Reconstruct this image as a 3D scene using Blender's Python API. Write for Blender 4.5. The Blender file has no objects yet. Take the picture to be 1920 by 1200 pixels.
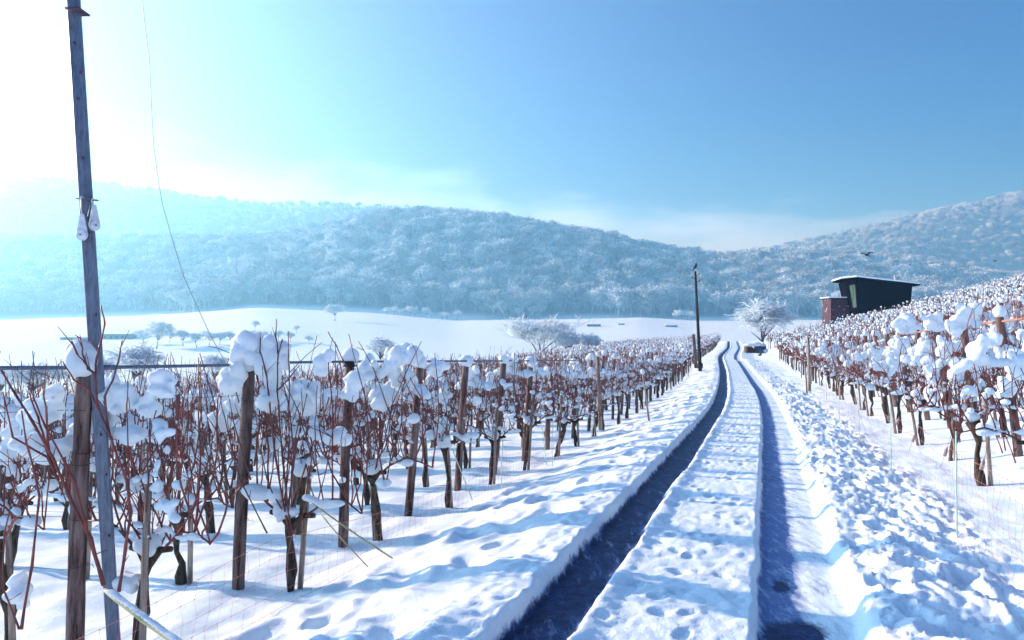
import bpy, bmesh, math, random
import numpy as np
from mathutils import Vector, Matrix, Quaternion

# ------------------------------------------------------------------ camera, light, exposure
sc = bpy.context.scene
C = sc.collection
F = 1333.0                       # focal length in photo pixels (1920 wide)
HZ = 580.0                       # horizon row in the photo
cam_d = bpy.data.cameras.new("camera"); cam = bpy.data.objects.new("camera", cam_d); C.objects.link(cam)
cam_d.sensor_width = 36.0; cam_d.lens = 36.0 * F / 1920.0
cam_d.shift_y = -(600 - HZ) / 1920.0
cam_d.clip_start = 0.05; cam_d.clip_end = 20000
cam.location = (0, 0, 0); cam.rotation_euler = (math.radians(90), 0, 0)
sc.camera = cam

SUN_AZ = -66.0                   # degrees from the view axis (+Y), negative = left
SUN_EL = 16.0
EXPOSURE = 1.22
SKY_STRENGTH = 0.06
SUN_STRENGTH = 5.0
HAZE_DENSITY = 0.00074
az = math.radians(SUN_AZ); el = math.radians(SUN_EL)
sdir = Vector((math.sin(az) * math.cos(el), math.cos(az) * math.cos(el), math.sin(el)))

sc.view_settings.view_transform = 'Standard'
sc.view_settings.look = 'None'
sc.view_settings.exposure = EXPOSURE
sc.view_settings.gamma = 1.0
sc.cycles.use_denoising = True
sc.cycles.max_bounces = 6
sc.cycles.diffuse_bounces = 3
sc.cycles.glossy_bounces = 2
sc.cycles.transmission_bounces = 3
sc.cycles.transparent_max_bounces = 8
sc.cycles.volume_bounces = 1
sc.cycles.sample_clamp_indirect = 6.0

world = bpy.data.worlds.new("World"); sc.world = world
world.use_nodes = True
nt = world.node_tree; nt.nodes.clear()
def N(t, **k):
    n = nt.nodes.new(t)
    for a, b in k.items():
        if a.startswith('i_'):
            key = a[2:]
            n.inputs[int(key) if key.isdigit() else key.replace('_', ' ')].default_value = b
        else: setattr(n, a, b)
    return n
def L(a, b): nt.links.new(a, b)
sky = N('ShaderNodeTexSky', sky_type='NISHITA', sun_disc=False, sun_elevation=el, sun_rotation=az,
        altitude=300.0, air_density=1.0, dust_density=0.6, ozone_density=2.0)
tint = N('ShaderNodeMixRGB', blend_type='MULTIPLY'); tint.inputs[0].default_value = 1.0
tint.inputs[2].default_value = (0.0, 0.27, 0.88, 1)
L(sky.outputs[0], tint.inputs[1])
tc = N('ShaderNodeTexCoord')
# aureole of the misty sun: a function of the angle to the sun
dot = N('ShaderNodeVectorMath', operation='DOT_PRODUCT'); dot.inputs[1].default_value = sdir
nrm = N('ShaderNodeVectorMath', operation='NORMALIZE'); L(tc.outputs['Generated'], nrm.inputs[0]); L(nrm.outputs[0], dot.inputs[0])
acos = N('ShaderNodeMath', operation='ARCCOSINE'); L(dot.outputs['Value'], acos.inputs[0])
mul = N('ShaderNodeMath', operation='MULTIPLY'); L(acos.outputs[0], mul.inputs[0]); mul.inputs[1].default_value = -1.0 / math.radians(19.0)
ex = N('ShaderNodeMath', operation='EXPONENT'); L(mul.outputs[0], ex.inputs[0])
glow = N('ShaderNodeVectorMath', operation='SCALE'); glow.inputs[0].default_value = (20.5, 20.5, 21.5); L(ex.outputs[0], glow.inputs['Scale'])
add = N('ShaderNodeMixRGB', blend_type='ADD'); add.inputs[0].default_value = 1.0
L(tint.outputs[0], add.inputs[1]); L(glow.outputs[0], add.inputs[2])
# low bank of thin cloud lying behind the ridges
sep = N('ShaderNodeSeparateXYZ'); L(nrm.outputs[0], sep.inputs[0])
cn = N('ShaderNodeTexNoise'); cn.inputs['Scale'].default_value = 5.0; cn.inputs['Detail'].default_value = 7.0; cn.inputs['Roughness'].default_value = 0.6
cmap = N('ShaderNodeMapping'); cmap.inputs['Scale'].default_value = (1, 1, 3.5); L(nrm.outputs[0], cmap.inputs[0]); L(cmap.outputs[0], cn.inputs['Vector'])
# band centre elevation falls to the right: z = a - b*x
bx = N('ShaderNodeMath', operation='MULTIPLY_ADD'); L(sep.outputs[0], bx.inputs[0]); bx.inputs[1].default_value = -0.14; bx.inputs[2].default_value = 0.150
ab = N('ShaderNodeMath', operation='MAXIMUM'); L(bx.outputs[0], ab.inputs[0]); ab.inputs[1].default_value = 0.112
hz_ = N('ShaderNodeMath', operation='SUBTRACT'); L(ab.outputs[0], hz_.inputs[0]); L(sep.outputs[2], hz_.inputs[1])
hm = N('ShaderNodeMath', operation='MULTIPLY_ADD'); L(hz_.outputs[0], hm.inputs[0]); hm.inputs[1].default_value = 22.0
nn = N('ShaderNodeMath', operation='MULTIPLY_ADD'); L(cn.outputs[0], nn.inputs[0]); nn.inputs[1].default_value = 3.4; nn.inputs[2].default_value = -1.25; L(nn.outputs[0], hm.inputs[2])
cl = N('ShaderNodeClamp'); L(hm.outputs[0], cl.inputs[0])
cmul = N('ShaderNodeMath', operation='MULTIPLY'); L(cl.outputs[0], cmul.inputs[0]); cmul.inputs[1].default_value = 0.85
cmix = N('ShaderNodeMixRGB', blend_type='MIX'); L(cmul.outputs[0], cmix.inputs[0]); L(add.outputs[0], cmix.inputs[1]); cmix.inputs[2].default_value = (4.6, 9.2, 20.0, 1)
bg = N('ShaderNodeBackground'); bg.inputs[1].default_value = SKY_STRENGTH
L(cmix.outputs[0], bg.inputs[0])
wo = N('ShaderNodeOutputWorld'); L(bg.outputs[0], wo.inputs[0])

sun_d = bpy.data.lights.new("sun", 'SUN'); sun_d.energy = SUN_STRENGTH; sun_d.angle = math.radians(0.6); sun_d.color = (0.82, 0.91, 1.0)
sun = bpy.data.objects.new("sun", sun_d); C.objects.link(sun)
sun.rotation_euler = (-sdir).to_track_quat('-Z', 'Y').to_euler()
sun.location = sdir * 60

# ------------------------------------------------------------------ helpers
def P(px, py, d): return Vector(((px - 960) / F * d, d, -(py - HZ) / F * d))

def tag(o, label=None, cat=None, group=None, kind=None):
    if label: o['label'] = label
    if cat: o['category'] = cat
    if group: o['group'] = group
    if kind: o['kind'] = kind
    return o

def empty(name, loc, label, cat, group=None, rot=None):
    o = bpy.data.objects.new(name, None); C.objects.link(o); o.location = loc
    o.empty_display_size = 0.1
    if rot: o.rotation_euler = rot
    return tag(o, label, cat, group)

def mesh_obj(name, me, parent=None):
    o = bpy.data.objects.new(name, me); C.objects.link(o)
    if parent: o.parent = parent
    return o

class MB:
    def __init__(s): s.v = []; s.f = []; s.m = []; s.n = 0
    def add(s, verts, faces, mat=0):
        verts = np.asarray(verts, dtype=np.float64).reshape(-1, 3)
        for f in faces: s.f.append(tuple(i + s.n for i in f)); s.m.append(mat)
        s.v.append(verts); s.n += len(verts)
    def tube(s, pts, rads, sides=6, mat=0, cap=True, twist=0.0):
        pts = [Vector(p) for p in pts]; k = len(pts)
        if k < 2: return
        ring = []; t = (pts[1] - pts[0]).normalized()
        ref = Vector((0, 0, 1)) if abs(t.z) < 0.9 else Vector((1, 0, 0))
        u = t.cross(ref).normalized()
        for i in range(k):
            t = (pts[min(i + 1, k - 1)] - pts[max(i - 1, 0)]).normalized()
            u = (u - t * u.dot(t))
            u = u.normalized() if u.length > 1e-6 else t.orthogonal().normalized()
            w = t.cross(u); r = rads[i] if hasattr(rads, '__len__') else rads
            for j in range(sides):
                a = 2 * math.pi * j / sides + twist
                ring.append(pts[i] + (u * math.cos(a) + w * math.sin(a)) * r)
        fs = []
        for i in range(k - 1):
            for j in range(sides):
                a = i * sides + j; b = i * sides + (j + 1) % sides
                fs.append((a, b, b + sides, a + sides))
        if cap:
            fs.append(tuple(range(sides))[::-1]); fs.append(tuple((k - 1) * sides + j for j in range(sides)))
        s.add([tuple(q) for q in ring], fs, mat)
    def box(s, lo, hi, mat=0, M=None):
        x0, y0, z0 = lo; x1, y1, z1 = hi
        vs = [(x0,y0,z0),(x1,y0,z0),(x1,y1,z0),(x0,y1,z0),(x0,y0,z1),(x1,y0,z1),(x1,y1,z1),(x0,y1,z1)]
        if M is not None: vs = [tuple(M @ Vector(q)) for q in vs]
        s.add(vs, [(0,3,2,1),(4,5,6,7),(0,1,5,4),(1,2,6,5),(2,3,7,6),(3,0,4,7)], mat)
    def ico(s, c, r, sub=1, mat=0, jit=0.0, rng=None):
        vs, fs = ICO[sub]
        v = vs * np.asarray(r, dtype=float)
        if jit and rng: v = v * (1 + jit * (np.array([rng.random() for _ in range(len(v))])[:, None] - .5))
        s.add(v + np.asarray(c, dtype=float), fs, mat)
    def mesh(s, name, mats, smooth=True):
        me = bpy.data.meshes.new(name)
        v = np.concatenate(s.v) if s.v else np.zeros((0, 3))
        me.from_pydata(v.tolist(), [], s.f)
        for m in (mats if isinstance(mats, (list, tuple)) else [mats]): me.materials.append(m)
        me.polygons.foreach_set('material_index', s.m)
        me.polygons.foreach_set('use_smooth', [smooth] * len(s.f))
        me.update(); return me
    def build(s, name, mats, parent=None, smooth=True):
        return mesh_obj(name, s.mesh(name, mats, smooth), parent)

def _ico(sub):
    bm = bmesh.new(); bmesh.ops.create_icosphere(bm, subdivisions=sub, radius=1)
    v = np.array([q.co[:] for q in bm.verts]); f = [tuple(x.index for x in p.verts) for p in bm.faces]; bm.free()
    return v, f
ICO = {k: _ico(k) for k in (1, 2, 3)}

def np_mesh(name, V, Fq, mats, midx=None, smooth=True):
    me = bpy.data.meshes.new(name); nv, nf = len(V), len(Fq); k = Fq.shape[1]
    me.vertices.add(nv); me.vertices.foreach_set('co', V.astype(np.float32).ravel())
    me.loops.add(nf * k); me.loops.foreach_set('vertex_index', Fq.astype(np.int32).ravel())
    me.polygons.add(nf); me.polygons.foreach_set('loop_start', np.arange(0, nf * k, k, dtype=np.int32))
    for m in (mats if isinstance(mats, (list, tuple)) else [mats]): me.materials.append(m)
    if midx is not None: me.polygons.foreach_set('material_index', midx.astype(np.int32))
    me.polygons.foreach_set('use_smooth', np.full(nf, smooth))
    me.update(calc_edges=True); return me

def _hash(ix, iy, seed):
    h = (ix.astype(np.int64) * 374761393 + iy.astype(np.int64) * 668265263 + seed * 974634777) & 0x7fffffff
    h = ((h ^ (h >> 13)) * 1274126177) & 0x7fffffff
    h = (h ^ (h >> 16))
    return (h & 0xffff) / 65535.0
def vn(x, y, seed=0):
    ix = np.floor(x); iy = np.floor(y); fx = x - ix; fy = y - iy
    fx = fx * fx * fx * (fx * (fx * 6 - 15) + 10); fy = fy * fy * fy * (fy * (fy * 6 - 15) + 10)
    a = _hash(ix, iy, seed); b = _hash(ix + 1, iy, seed); c = _hash(ix, iy + 1, seed); d = _hash(ix + 1, iy + 1, seed)
    return (a + (b - a) * fx) * (1 - fy) + (c + (d - c) * fx) * fy
def fbm(x, y, seed=0, o=4, g=0.5):
    s = 0; a = 1; t = 0
    for i in range(o):
        s = s + a * (vn(x * 2 ** i + 17.3 * i, y * 2 ** i - 9.1 * i, seed + i * 31) * 2 - 1); t += a; a *= g
    return s / t
def sstep(a, b, x):
    t = np.clip((x - a) / (b - a), 0, 1); return t * t * (3 - 2 * t)

# ------------------------------------------------------------------ materials
def mat(name, col, rough=0.6, spec=0.3, metal=0.0):
    m = bpy.data.materials.new(name); m.use_nodes = True
    b = m.node_tree.nodes['Principled BSDF']
    b.inputs['Base Color'].default_value = (*col, 1); b.inputs['Roughness'].default_value = rough
    b.inputs['Specular IOR Level'].default_value = spec; b.inputs['Metallic'].default_value = metal
    return m, m.node_tree, b
def nnode(t, kind, **k):
    n = t.nodes.new(kind)
    for a, b in k.items(): setattr(n, a, b)
    return n
def noise(t, scale, detail=4, rough=0.55, coord='Object', mapping=None):
    tcn = nnode(t, 'ShaderNodeTexCoord'); n = nnode(t, 'ShaderNodeTexNoise')
    n.inputs['Scale'].default_value = scale; n.inputs['Detail'].default_value = detail; n.inputs['Roughness'].default_value = rough
    if mapping:
        mp = nnode(t, 'ShaderNodeMapping'); mp.inputs['Scale'].default_value = mapping
        t.links.new(tcn.outputs[coord], mp.inputs[0]); t.links.new(mp.outputs[0], n.inputs['Vector'])
    else: t.links.new(tcn.outputs[coord], n.inputs['Vector'])
    return n
def ramp(t, src, stops):
    r = nnode(t, 'ShaderNodeValToRGB'); e = r.color_ramp.elements
    e[0].position, e[0].color = stops[0][0], (*stops[0][1], 1); e[1].position, e[1].color = stops[-1][0], (*stops[-1][1], 1)
    for p, c in stops[1:-1]:
        q = e.new(p); q.color = (*c, 1)
    t.links.new(src, r.inputs[0]); return r
def bump(t, b, src, strength, dist):
    n = nnode(t, 'ShaderNodeBump'); n.inputs['Strength'].default_value = strength; n.inputs['Distance'].default_value = dist
    t.links.new(src, n.inputs['Height']); t.links.new(n.outputs[0], b.inputs['Normal']); return n

SNOW = (0.78, 0.90, 0.96)
M = {}
def snow_mat(name, trans, bscale, bdist):
    m, t, b = mat(name, SNOW, 0.65, 0.25)
    n = noise(t, bscale, 5); bump(t, b, n.outputs[0], 0.5, bdist)
    if trans:
        tr = nnode(t, 'ShaderNodeBsdfTranslucent'); tr.inputs[0].default_value = (0.85, 0.9, 0.97, 1)
        mx = nnode(t, 'ShaderNodeMixShader'); mx.inputs[0].default_value = trans
        t.links.new(b.outputs[0], mx.inputs[1]); t.links.new(tr.outputs[0], mx.inputs[2])
        t.links.new(mx.outputs[0], t.nodes['Material Output'].inputs[0])
    return m
M['snow'] = snow_mat('snow', 0.0, 30, 0.01)
M['snow_clump'] = snow_mat('snow_clump', 0.28, 28, 0.012)

def snowtop(name, dark, scale=3.0, lo=0.05, hi=0.45, snow=SNOW, rnd=0.0, coord='Object'):
    """wood or bark that carries snow where a surface faces up"""
    m, t, b = mat(name, dark, 0.7, 0.2)
    g = nnode(t, 'ShaderNodeNewGeometry'); s = nnode(t, 'ShaderNodeSeparateXYZ'); t.links.new(g.outputs['Normal'], s.inputs[0])
    n = noise(t, scale, 4, coord=coord)
    a = nnode(t, 'ShaderNodeMath', operation='MULTIPLY_ADD'); t.links.new(n.outputs[0], a.inputs[0]); a.inputs[1].default_value = 0.8; t.links.new(s.outputs[2], a.inputs[2])
    mr = nnode(t, 'ShaderNodeMapRange'); mr.inputs['From Min'].default_value = lo + .4; mr.inputs['From Max'].default_value = hi + .4
    t.links.new(a.outputs[0], mr.inputs[0])
    mx = nnode(t, 'ShaderNodeMixRGB'); t.links.new(mr.outputs[0], mx.inputs[0]); mx.inputs[1].default_value = (*dark, 1); mx.inputs[2].default_value = (*snow, 1)
    t.links.new(mx.outputs[0], b.inputs['Base Color'])
    return m

def wood(name, c1, c2, c3, scale=(18, 18, 1.6)):
    m, t, b = mat(name, c1, 0.75, 0.2)
    n = noise(t, 1.0, 6, 0.65, mapping=scale)
    r = ramp(t, n.outputs[0], [(0.36, c3), (0.45, c1), (0.60, c2), (0.72, c1)])
    oi = nnode(t, 'ShaderNodeObjectInfo'); hs = nnode(t, 'ShaderNodeHueSaturation')
    mr = nnode(t, 'ShaderNodeMapRange'); mr.inputs['To Min'].default_value = 0.7; mr.inputs['To Max'].default_value = 1.25
    t.links.new(oi.outputs['Random'], mr.inputs[0]); t.links.new(mr.outputs[0], hs.inputs['Value'])
    t.links.new(r.outputs[0], hs.inputs['Color']); t.links.new(hs.outputs[0], b.inputs['Base Color'])
    bump(t, b, n.outputs[0], 0.8, 0.01); return m
M['post'] = wood('post_wood', (0.085, 0.05, 0.045), (0.19, 0.14, 0.13), (0.010, 0.003, 0.005), (14, 14, 1.9))
M['stake'] = wood('stake_wood', (0.22, 0.17, 0.13), (0.36, 0.31, 0.27), (0.09, 0.06, 0.05), (40, 40, 3))
M['bark'] = wood('vine_bark', (0.040, 0.028, 0.022), (0.095, 0.07, 0.045), (0.012, 0.008, 0.01), (45, 45, 9))
def cane(name, c1, c2):
    m, t, b = mat(name, c1, 0.5, 0.35)
    n = noise(t, 6.0, 3); r = ramp(t, n.outputs[0], [(0.35, c1), (0.7, c2)]); oi = nnode(t, 'ShaderNodeObjectInfo'); mx = nnode(t, 'ShaderNodeMixRGB'); mr = nnode(t, 'ShaderNodeMath', operation='MULTIPLY'); t.links.new(oi.outputs['Random'], mr.inputs[0]); mr.inputs[1].default_value = .6; t.links.new(mr.outputs[0], mx.inputs[0]); t.links.new(r.outputs[0], mx.inputs[1]); mx.inputs[2].default_value = (0.055, 0.03, 0.028, 1); t.links.new(mx.outputs[0], b.inputs['Base Color']); return m
M['cane'] = cane('vine_cane', (0.085, 0.016, 0.020), (0.30, 0.065, 0.05))
m, t, b = mat('galvanised_steel', (0.20, 0.25, 0.36), 0.45, 0.5, 0.35); M['steel'] = m
n = noise(t, 9.0, 6, 0.7, mapping=(6, 6, 1.0)); r = ramp(t, n.outputs[0], [(0.3, (0.055, 0.07, 0.11)), (0.5, (0.10, 0.135, 0.20)), (0.72, (0.15, 0.20, 0.28))]); t.links.new(r.outputs[0], b.inputs['Base Color']); bump(t, b, n.outputs[0], 0.3, 0.004)
m, t, b = mat('rust', (0.07, 0.03, 0.07), 0.7); M['rust'] = m
m, t, b = mat('dark_wire', (0.04, 0.03, 0.035), 0.5, 0.4, 0.3); M['wire'] = m
m, t, b = mat('grey_wire', (0.22, 0.27, 0.33), 0.5, 0.4, 0.3); M['gwire'] = m
m, t, b = mat('net_cord', (0.58, 0.24, 0.22), 0.6); M['net'] = m
m, t, b = mat('pale_green_rod', (0.42, 0.60, 0.52), 0.5); M['rod'] = m
m, t, b = mat('bamboo', (0.44, 0.42, 0.22), 0.55); M['bamboo'] = m
n = noise(t, 8, 3); r = ramp(t, n.outputs[0], [(0.3, (0.50, 0.46, 0.26)), (0.7, (0.33, 0.34, 0.15))]); t.links.new(r.outputs[0], b.inputs['Base Color'])
m, t, b = mat('rail_wood', (0.45, 0.21, 0.13), 0.6); M['rail'] = m
n = noise(t, 8, 4); r = ramp(t, n.outputs[0], [(0.3, (0.5, 0.24, 0.15)), (0.7, (0.28, 0.12, 0.09))]); t.links.new(r.outputs[0], b.inputs['Base Color'])
m, t, b = mat('weight_plastic', (0.30, 0.22, 0.22), 0.4); M['weight'] = m
m, t, b = mat('pulley_plastic', (0.55, 0.60, 0.66), 0.4, 0.5); M['pulley'] = m
n = noise(t, 25, 4); r = ramp(t, n.outputs[0], [(0.35, (0.42, 0.46, 0.54)), (0.65, (0.66, 0.70, 0.74))]); t.links.new(r.outputs[0], b.inputs['Base Color'])
m, t, b = mat('pulley_core', (0.10, 0.14, 0.24), 0.5); M['core'] = m
m, t, b = mat('black', (0.012, 0.012, 0.02), 0.6); M['black'] = m
m, t, b = mat('dark_boards', (0.010, 0.009, 0.016), 0.95, 0.0); M['boards'] = m
tcn = nnode(t, 'ShaderNodeTexCoord'); w = nnode(t, 'ShaderNodeTexWave'); w.inputs['Scale'].default_value = 3.2; w.bands_direction = 'Z'; t.links.new(tcn.outputs['Object'], w.inputs[0])
r = ramp(t, w.outputs[0], [(0.0, (0.002, 0.002, 0.004)), (0.3, (0.006, 0.005, 0.010))]); t.links.new(r.outputs[0], b.inputs['Base Color']); bump(t, b, w.outputs[0], 0.5, 0.02)
m, t, b = mat('red_boards', (0.17, 0.055, 0.075), 0.7); M['redboards'] = m
n = noise(t, 2.2, 6, 0.6, mapping=(1, 1, 2.5)); r = ramp(t, n.outputs[0], [(0.3, (0.040, 0.014, 0.026)), (0.62, (0.06, 0.024, 0.038)), (0.66, (0.6, 0.62, 0.7))]); t.links.new(r.outputs[0], b.inputs['Base Color'])
m, t, b = mat('concrete', (0.42, 0.40, 0.40), 0.85); M['concrete'] = m
m, t, b = mat('window_glass', (0.05, 0.09, 0.07), 0.08, 0.6); M['glass'] = m
m, t, b = mat('green_glass', (0.05, 0.12, 0.07), 0.3, 0.3); M['greenglass'] = m
m, t, b = mat('blue_tarp', (0.04, 0.06, 0.12), 0.5); M['tarp'] = m
m, t, b = mat('barn_boards', (0.16, 0.15, 0.19), 0.8); M['barn'] = m
m, t, b = mat('hay', (0.09, 0.06, 0.045), 0.8); M['log'] = m
M['pole_wood'] = wood('pole_wood', (0.026, 0.022, 0.026), (0.055, 0.047, 0.05), (0.012, 0.01, 0.012), (9, 9, 0.6))
M['frost_bark'] = snowtop('frosted_bark', (0.06, 0.05, 0.055), 4.0, -0.1, 0.3)
M['frost_twig'] = snowtop('frosted_twig', (0.26, 0.28, 0.34), 2.0, -1.3, -0.7)
M['forest_twig'] = snowtop('forest_frost', (0.32, 0.37, 0.44), 0.5, -0.65, -0.05)
t = M['forest_twig'].node_tree; b = t.nodes['Principled BSDF']; src = b.inputs['Base Color'].links[0].from_socket
oi = nnode(t, 'ShaderNodeObjectInfo'); mr = nnode(t, 'ShaderNodeMapRange'); mr.inputs['To Min'].default_value = .45; mr.inputs['To Max'].default_value = 1.15; hs = nnode(t, 'ShaderNodeHueSaturation')
t.links.new(oi.outputs['Random'], mr.inputs[0]); t.links.new(mr.outputs[0], hs.inputs['Value']); t.links.new(src, hs.inputs['Color']); t.links.new(hs.outputs[0], b.inputs['Base Color'])
M['conifer'] = snowtop('snowy_conifer', (0.03, 0.05, 0.055), 0.8, 0.15, 0.75)

# snowy ground: attribute "bare" = wet asphalt showing, blue sky sheen painted into its colour, "slush" = blue-tinted slush, "wood" = forest floor
def ground_mat(name, road):
    m, t, b = mat(name, SNOW, 0.6, 0.25)
    n1 = noise(t, 9.0 if road else 14.0, 6, 0.7)
    n2 = noise(t, 60.0, 4, 0.7)
    if road:
        at = nnode(t, 'ShaderNodeAttribute', attribute_name='bare')
        asl = nnode(t, 'ShaderNodeAttribute', attribute_name='slush')
        ns = noise(t, 1.0, 6, 0.75, mapping=(15, 3.2, 8))
        # slush
        s1 = nnode(t, 'ShaderNodeMath', operation='ADD'); t.links.new(asl.outputs['Fac'], s1.inputs[0]); t.links.new(ns.outputs[0], s1.inputs[1])
        s2 = nnode(t, 'ShaderNodeMapRange'); s2.inputs['From Min'].default_value = 0.92; s2.inputs['From Max'].default_value = 1.22; t.links.new(s1.outputs[0], s2.inputs[0])
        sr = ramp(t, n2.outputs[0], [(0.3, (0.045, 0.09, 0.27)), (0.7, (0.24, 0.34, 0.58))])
        mx = nnode(t, 'ShaderNodeMixRGB'); t.links.new(s2.outputs[0], mx.inputs[0]); mx.inputs[1].default_value = (*SNOW, 1); t.links.new(sr.outputs[0], mx.inputs[2])
        a1 = nnode(t, 'ShaderNodeMath', operation='ADD'); t.links.new(at.outputs['Fac'], a1.inputs[0]); t.links.new(ns.outputs[0], a1.inputs[1])
        a2 = nnode(t, 'ShaderNodeMapRange'); a2.inputs['From Min'].default_value = 0.95; a2.inputs['From Max'].default_value = 1.18; t.links.new(a1.outputs[0], a2.inputs[0])
        ar = ramp(t, n1.outputs[0], [(0.35, (0.004, 0.008, 0.045)), (0.55, (0.010, 0.028, 0.11)), (0.75, (0.03, 0.08, 0.23))])  # blue patches paint the sky's sheen into the asphalt colour
        mx2 = nnode(t, 'ShaderNodeMixRGB'); t.links.new(a2.outputs[0], mx2.inputs[0]); t.links.new(mx.outputs[0], mx2.inputs[1]); t.links.new(ar.outputs[0], mx2.inputs[2])
        t.links.new(mx2.outputs[0], b.inputs['Base Color'])
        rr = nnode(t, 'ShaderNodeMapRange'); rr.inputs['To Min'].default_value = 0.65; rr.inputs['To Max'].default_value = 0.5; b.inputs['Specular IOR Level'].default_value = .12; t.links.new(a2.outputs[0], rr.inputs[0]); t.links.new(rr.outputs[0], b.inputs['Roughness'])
        bn = bump(t, b, n2.outputs[0], 0.7, 0.008); b0 = nnode(t, 'ShaderNodeBump'); b0.inputs['Strength'].default_value = 0.6; b0.inputs['Distance'].default_value = 0.02; t.links.new(n1.outputs[0], b0.inputs['Height']); t.links.new(b0.outputs[0], bn.inputs['Normal'])
    else:
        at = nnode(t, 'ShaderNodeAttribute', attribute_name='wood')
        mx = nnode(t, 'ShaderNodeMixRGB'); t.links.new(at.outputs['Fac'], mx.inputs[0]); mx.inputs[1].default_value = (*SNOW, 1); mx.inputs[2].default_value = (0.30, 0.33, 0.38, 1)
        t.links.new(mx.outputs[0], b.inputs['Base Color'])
        bn = bump(t, b, n2.outputs[0], 0.6, 0.006); b0 = nnode(t, 'ShaderNodeBump'); b0.inputs['Strength'].default_value = 0.5; b0.inputs['Distance'].default_value = 0.02; t.links.new(n1.outputs[0], b0.inputs['Height']); t.links.new(b0.outputs[0], bn.inputs['Normal'])
    return m
M['ground'] = ground_mat('snowy_ground', False)
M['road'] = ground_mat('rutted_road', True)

# ------------------------------------------------------------------ terrain
K = 0.3556                                   # the road and the row ends run along (K, 1)
_zy = np.array([-400, 0, 20, 25, 33, 42, 50, 56, 60.5, 66, 90, 120, 135, 160, 200, 260, 300, 5000.])
_zz = np.array([22.1, -1.62, -2.81, -3.02, -3.42, -3.78, -3.93, -4.05, -4.45, -4.42, -4.95, -5.45, -6.3, -9, -14, -20, -23, -60.])
_ty = np.arange(-400, 5000, 0.5); _tz = np.interp(_ty, _zy, _zz)
_k = np.exp(-np.linspace(-2, 2, 11) ** 2); _k /= _k.sum()
_tz = np.convolve(np.pad(_tz, 5, mode='edge'), _k, 'valid')
def zr(Y): return np.interp(Y, _ty, _tz)
_sy = np.array([-400, 0, 18, 25, 42, 56, 66, 90, 120, 160, 300.]); _ss = np.array([0, 0, 0, -.2, -1.16, -2.2, -2.85, -3.3, -4.8, -8, -20.])
_ts = np.convolve(np.pad(np.interp(_ty, _sy, _ss), 8, mode='edge'), np.ones(17) / 17, 'valid')
def shift(Y): return np.interp(Y, _ty, _ts)
_rs = np.array([-5000, -60, -30, -22, -15, -9, -4.36, -3.9, -3.3, -2.5, -1.8, -1.52, -1.0, -0.1, 0.62, 1.0, 1.6, 2.5, 3.3, 4.0, 4.6, 60, 90, 5000.])
_rz = np.array([-900, -10, -3.6, -1.8, -1.0, -0.62, -.365, -.33, -.24, -.03, .11, .12, .085, .085, .12, .12, .08, .12, .246,   .36, .50, 13.6, 19, 24.])
VX = np.array([-900, -400, 0, 200, 400, 550, 700, 850, 1000, 1100, 1200, 1300, 1400, 1500, 1600, 1700, 1800, 1920, 2300, 3000.])
def yi(xs, ys): return lambda p: np.interp(p, xs, ys)
y_foot = yi([-900, 0, 300, 480, 700, 850, 1000, 1200, 1300, 3000], [592, 598, 590, 576, 586, 599, 598, 594, 599, 600])
y_front = yi([-900, 0, 200, 400, 550, 650, 740, 850, 950, 1050, 1150, 1200, 1280, 1350, 1500, 1600, 1700, 1800, 1920, 3000], [430, 462, 462, 458, 452, 425, 410, 410, 422, 440, 455, 470, 486, 496, 486, 494, 500, 520, 535, 560])
y_rear = yi([-900, -300, 0, 150, 250, 350, 500, 650, 750, 850, 950, 1050, 1130, 1190, 1215, 1260, 1350, 1400, 1500, 1600, 1700, 1800, 1920, 2200, 3000], [325, 328, 332, 340, 352, 369, 383, 385, 391, 399, 412, 435, 446, 456, 478, 492, 485, 474, 456, 433, 410, 386, 361, 345, 345])
def H(X, Y):
    X = np.asarray(X, float); Y = np.asarray(Y, float)
    s = X - K * Y - shift(Y)
    r = np.interp(s, _rs, _rz)
    fade = 1 - sstep(82, 150, Y)
    r = np.where(s > 0, .12 + (r - .12) * fade, r)
    z = zr(Y) + r
    Ys = np.maximum(Y, 1.0); px = 960 + F * X / Ys
    zf = -(y_foot(px) - HZ) / F * 800.0
    zv = -24.5 + (zf + 24.5) * sstep(180, 800, Y)
    zv = zv + 1.5 * fbm(X / 160, Y / 160, 5, 2) * sstep(200, 400, Y) * (1 - sstep(600, 780, Y))
    k = 2.0
    z = np.where(Y < 790, k * np.logaddexp(np.clip(z, -300, 300) / k, zv / k), z)
    # wooded hills
    front = -(y_front(px) - HZ) / F * 1180.0 - 11
    rear = -(y_rear(px) - HZ) / F * 2000.0 - 13
    h = np.where(Y < 1180, zf + (front - zf) * sstep(760, 1200, Y),
        np.where(Y < 1340, front - 14 * sstep(1180, 1340, Y), 
        np.where(Y < 2000, (front - 14) + (rear - front + 14) * sstep(1330, 2010, Y), rear * (1 - .8 * sstep(2000, 4000, Y)))))
    h = h + (9 * fbm(X / 190, Y / 190, 11, 3)) * sstep(840, 960, Y) * (1 - sstep(1120, 1180, Y)) + 16 * fbm(X / 260, Y / 260, 12, 3) * sstep(1260, 1400, Y) * (1 - sstep(1850, 1990, Y))
    z = np.where(Y >= 790, h, z)
    return z

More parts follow.
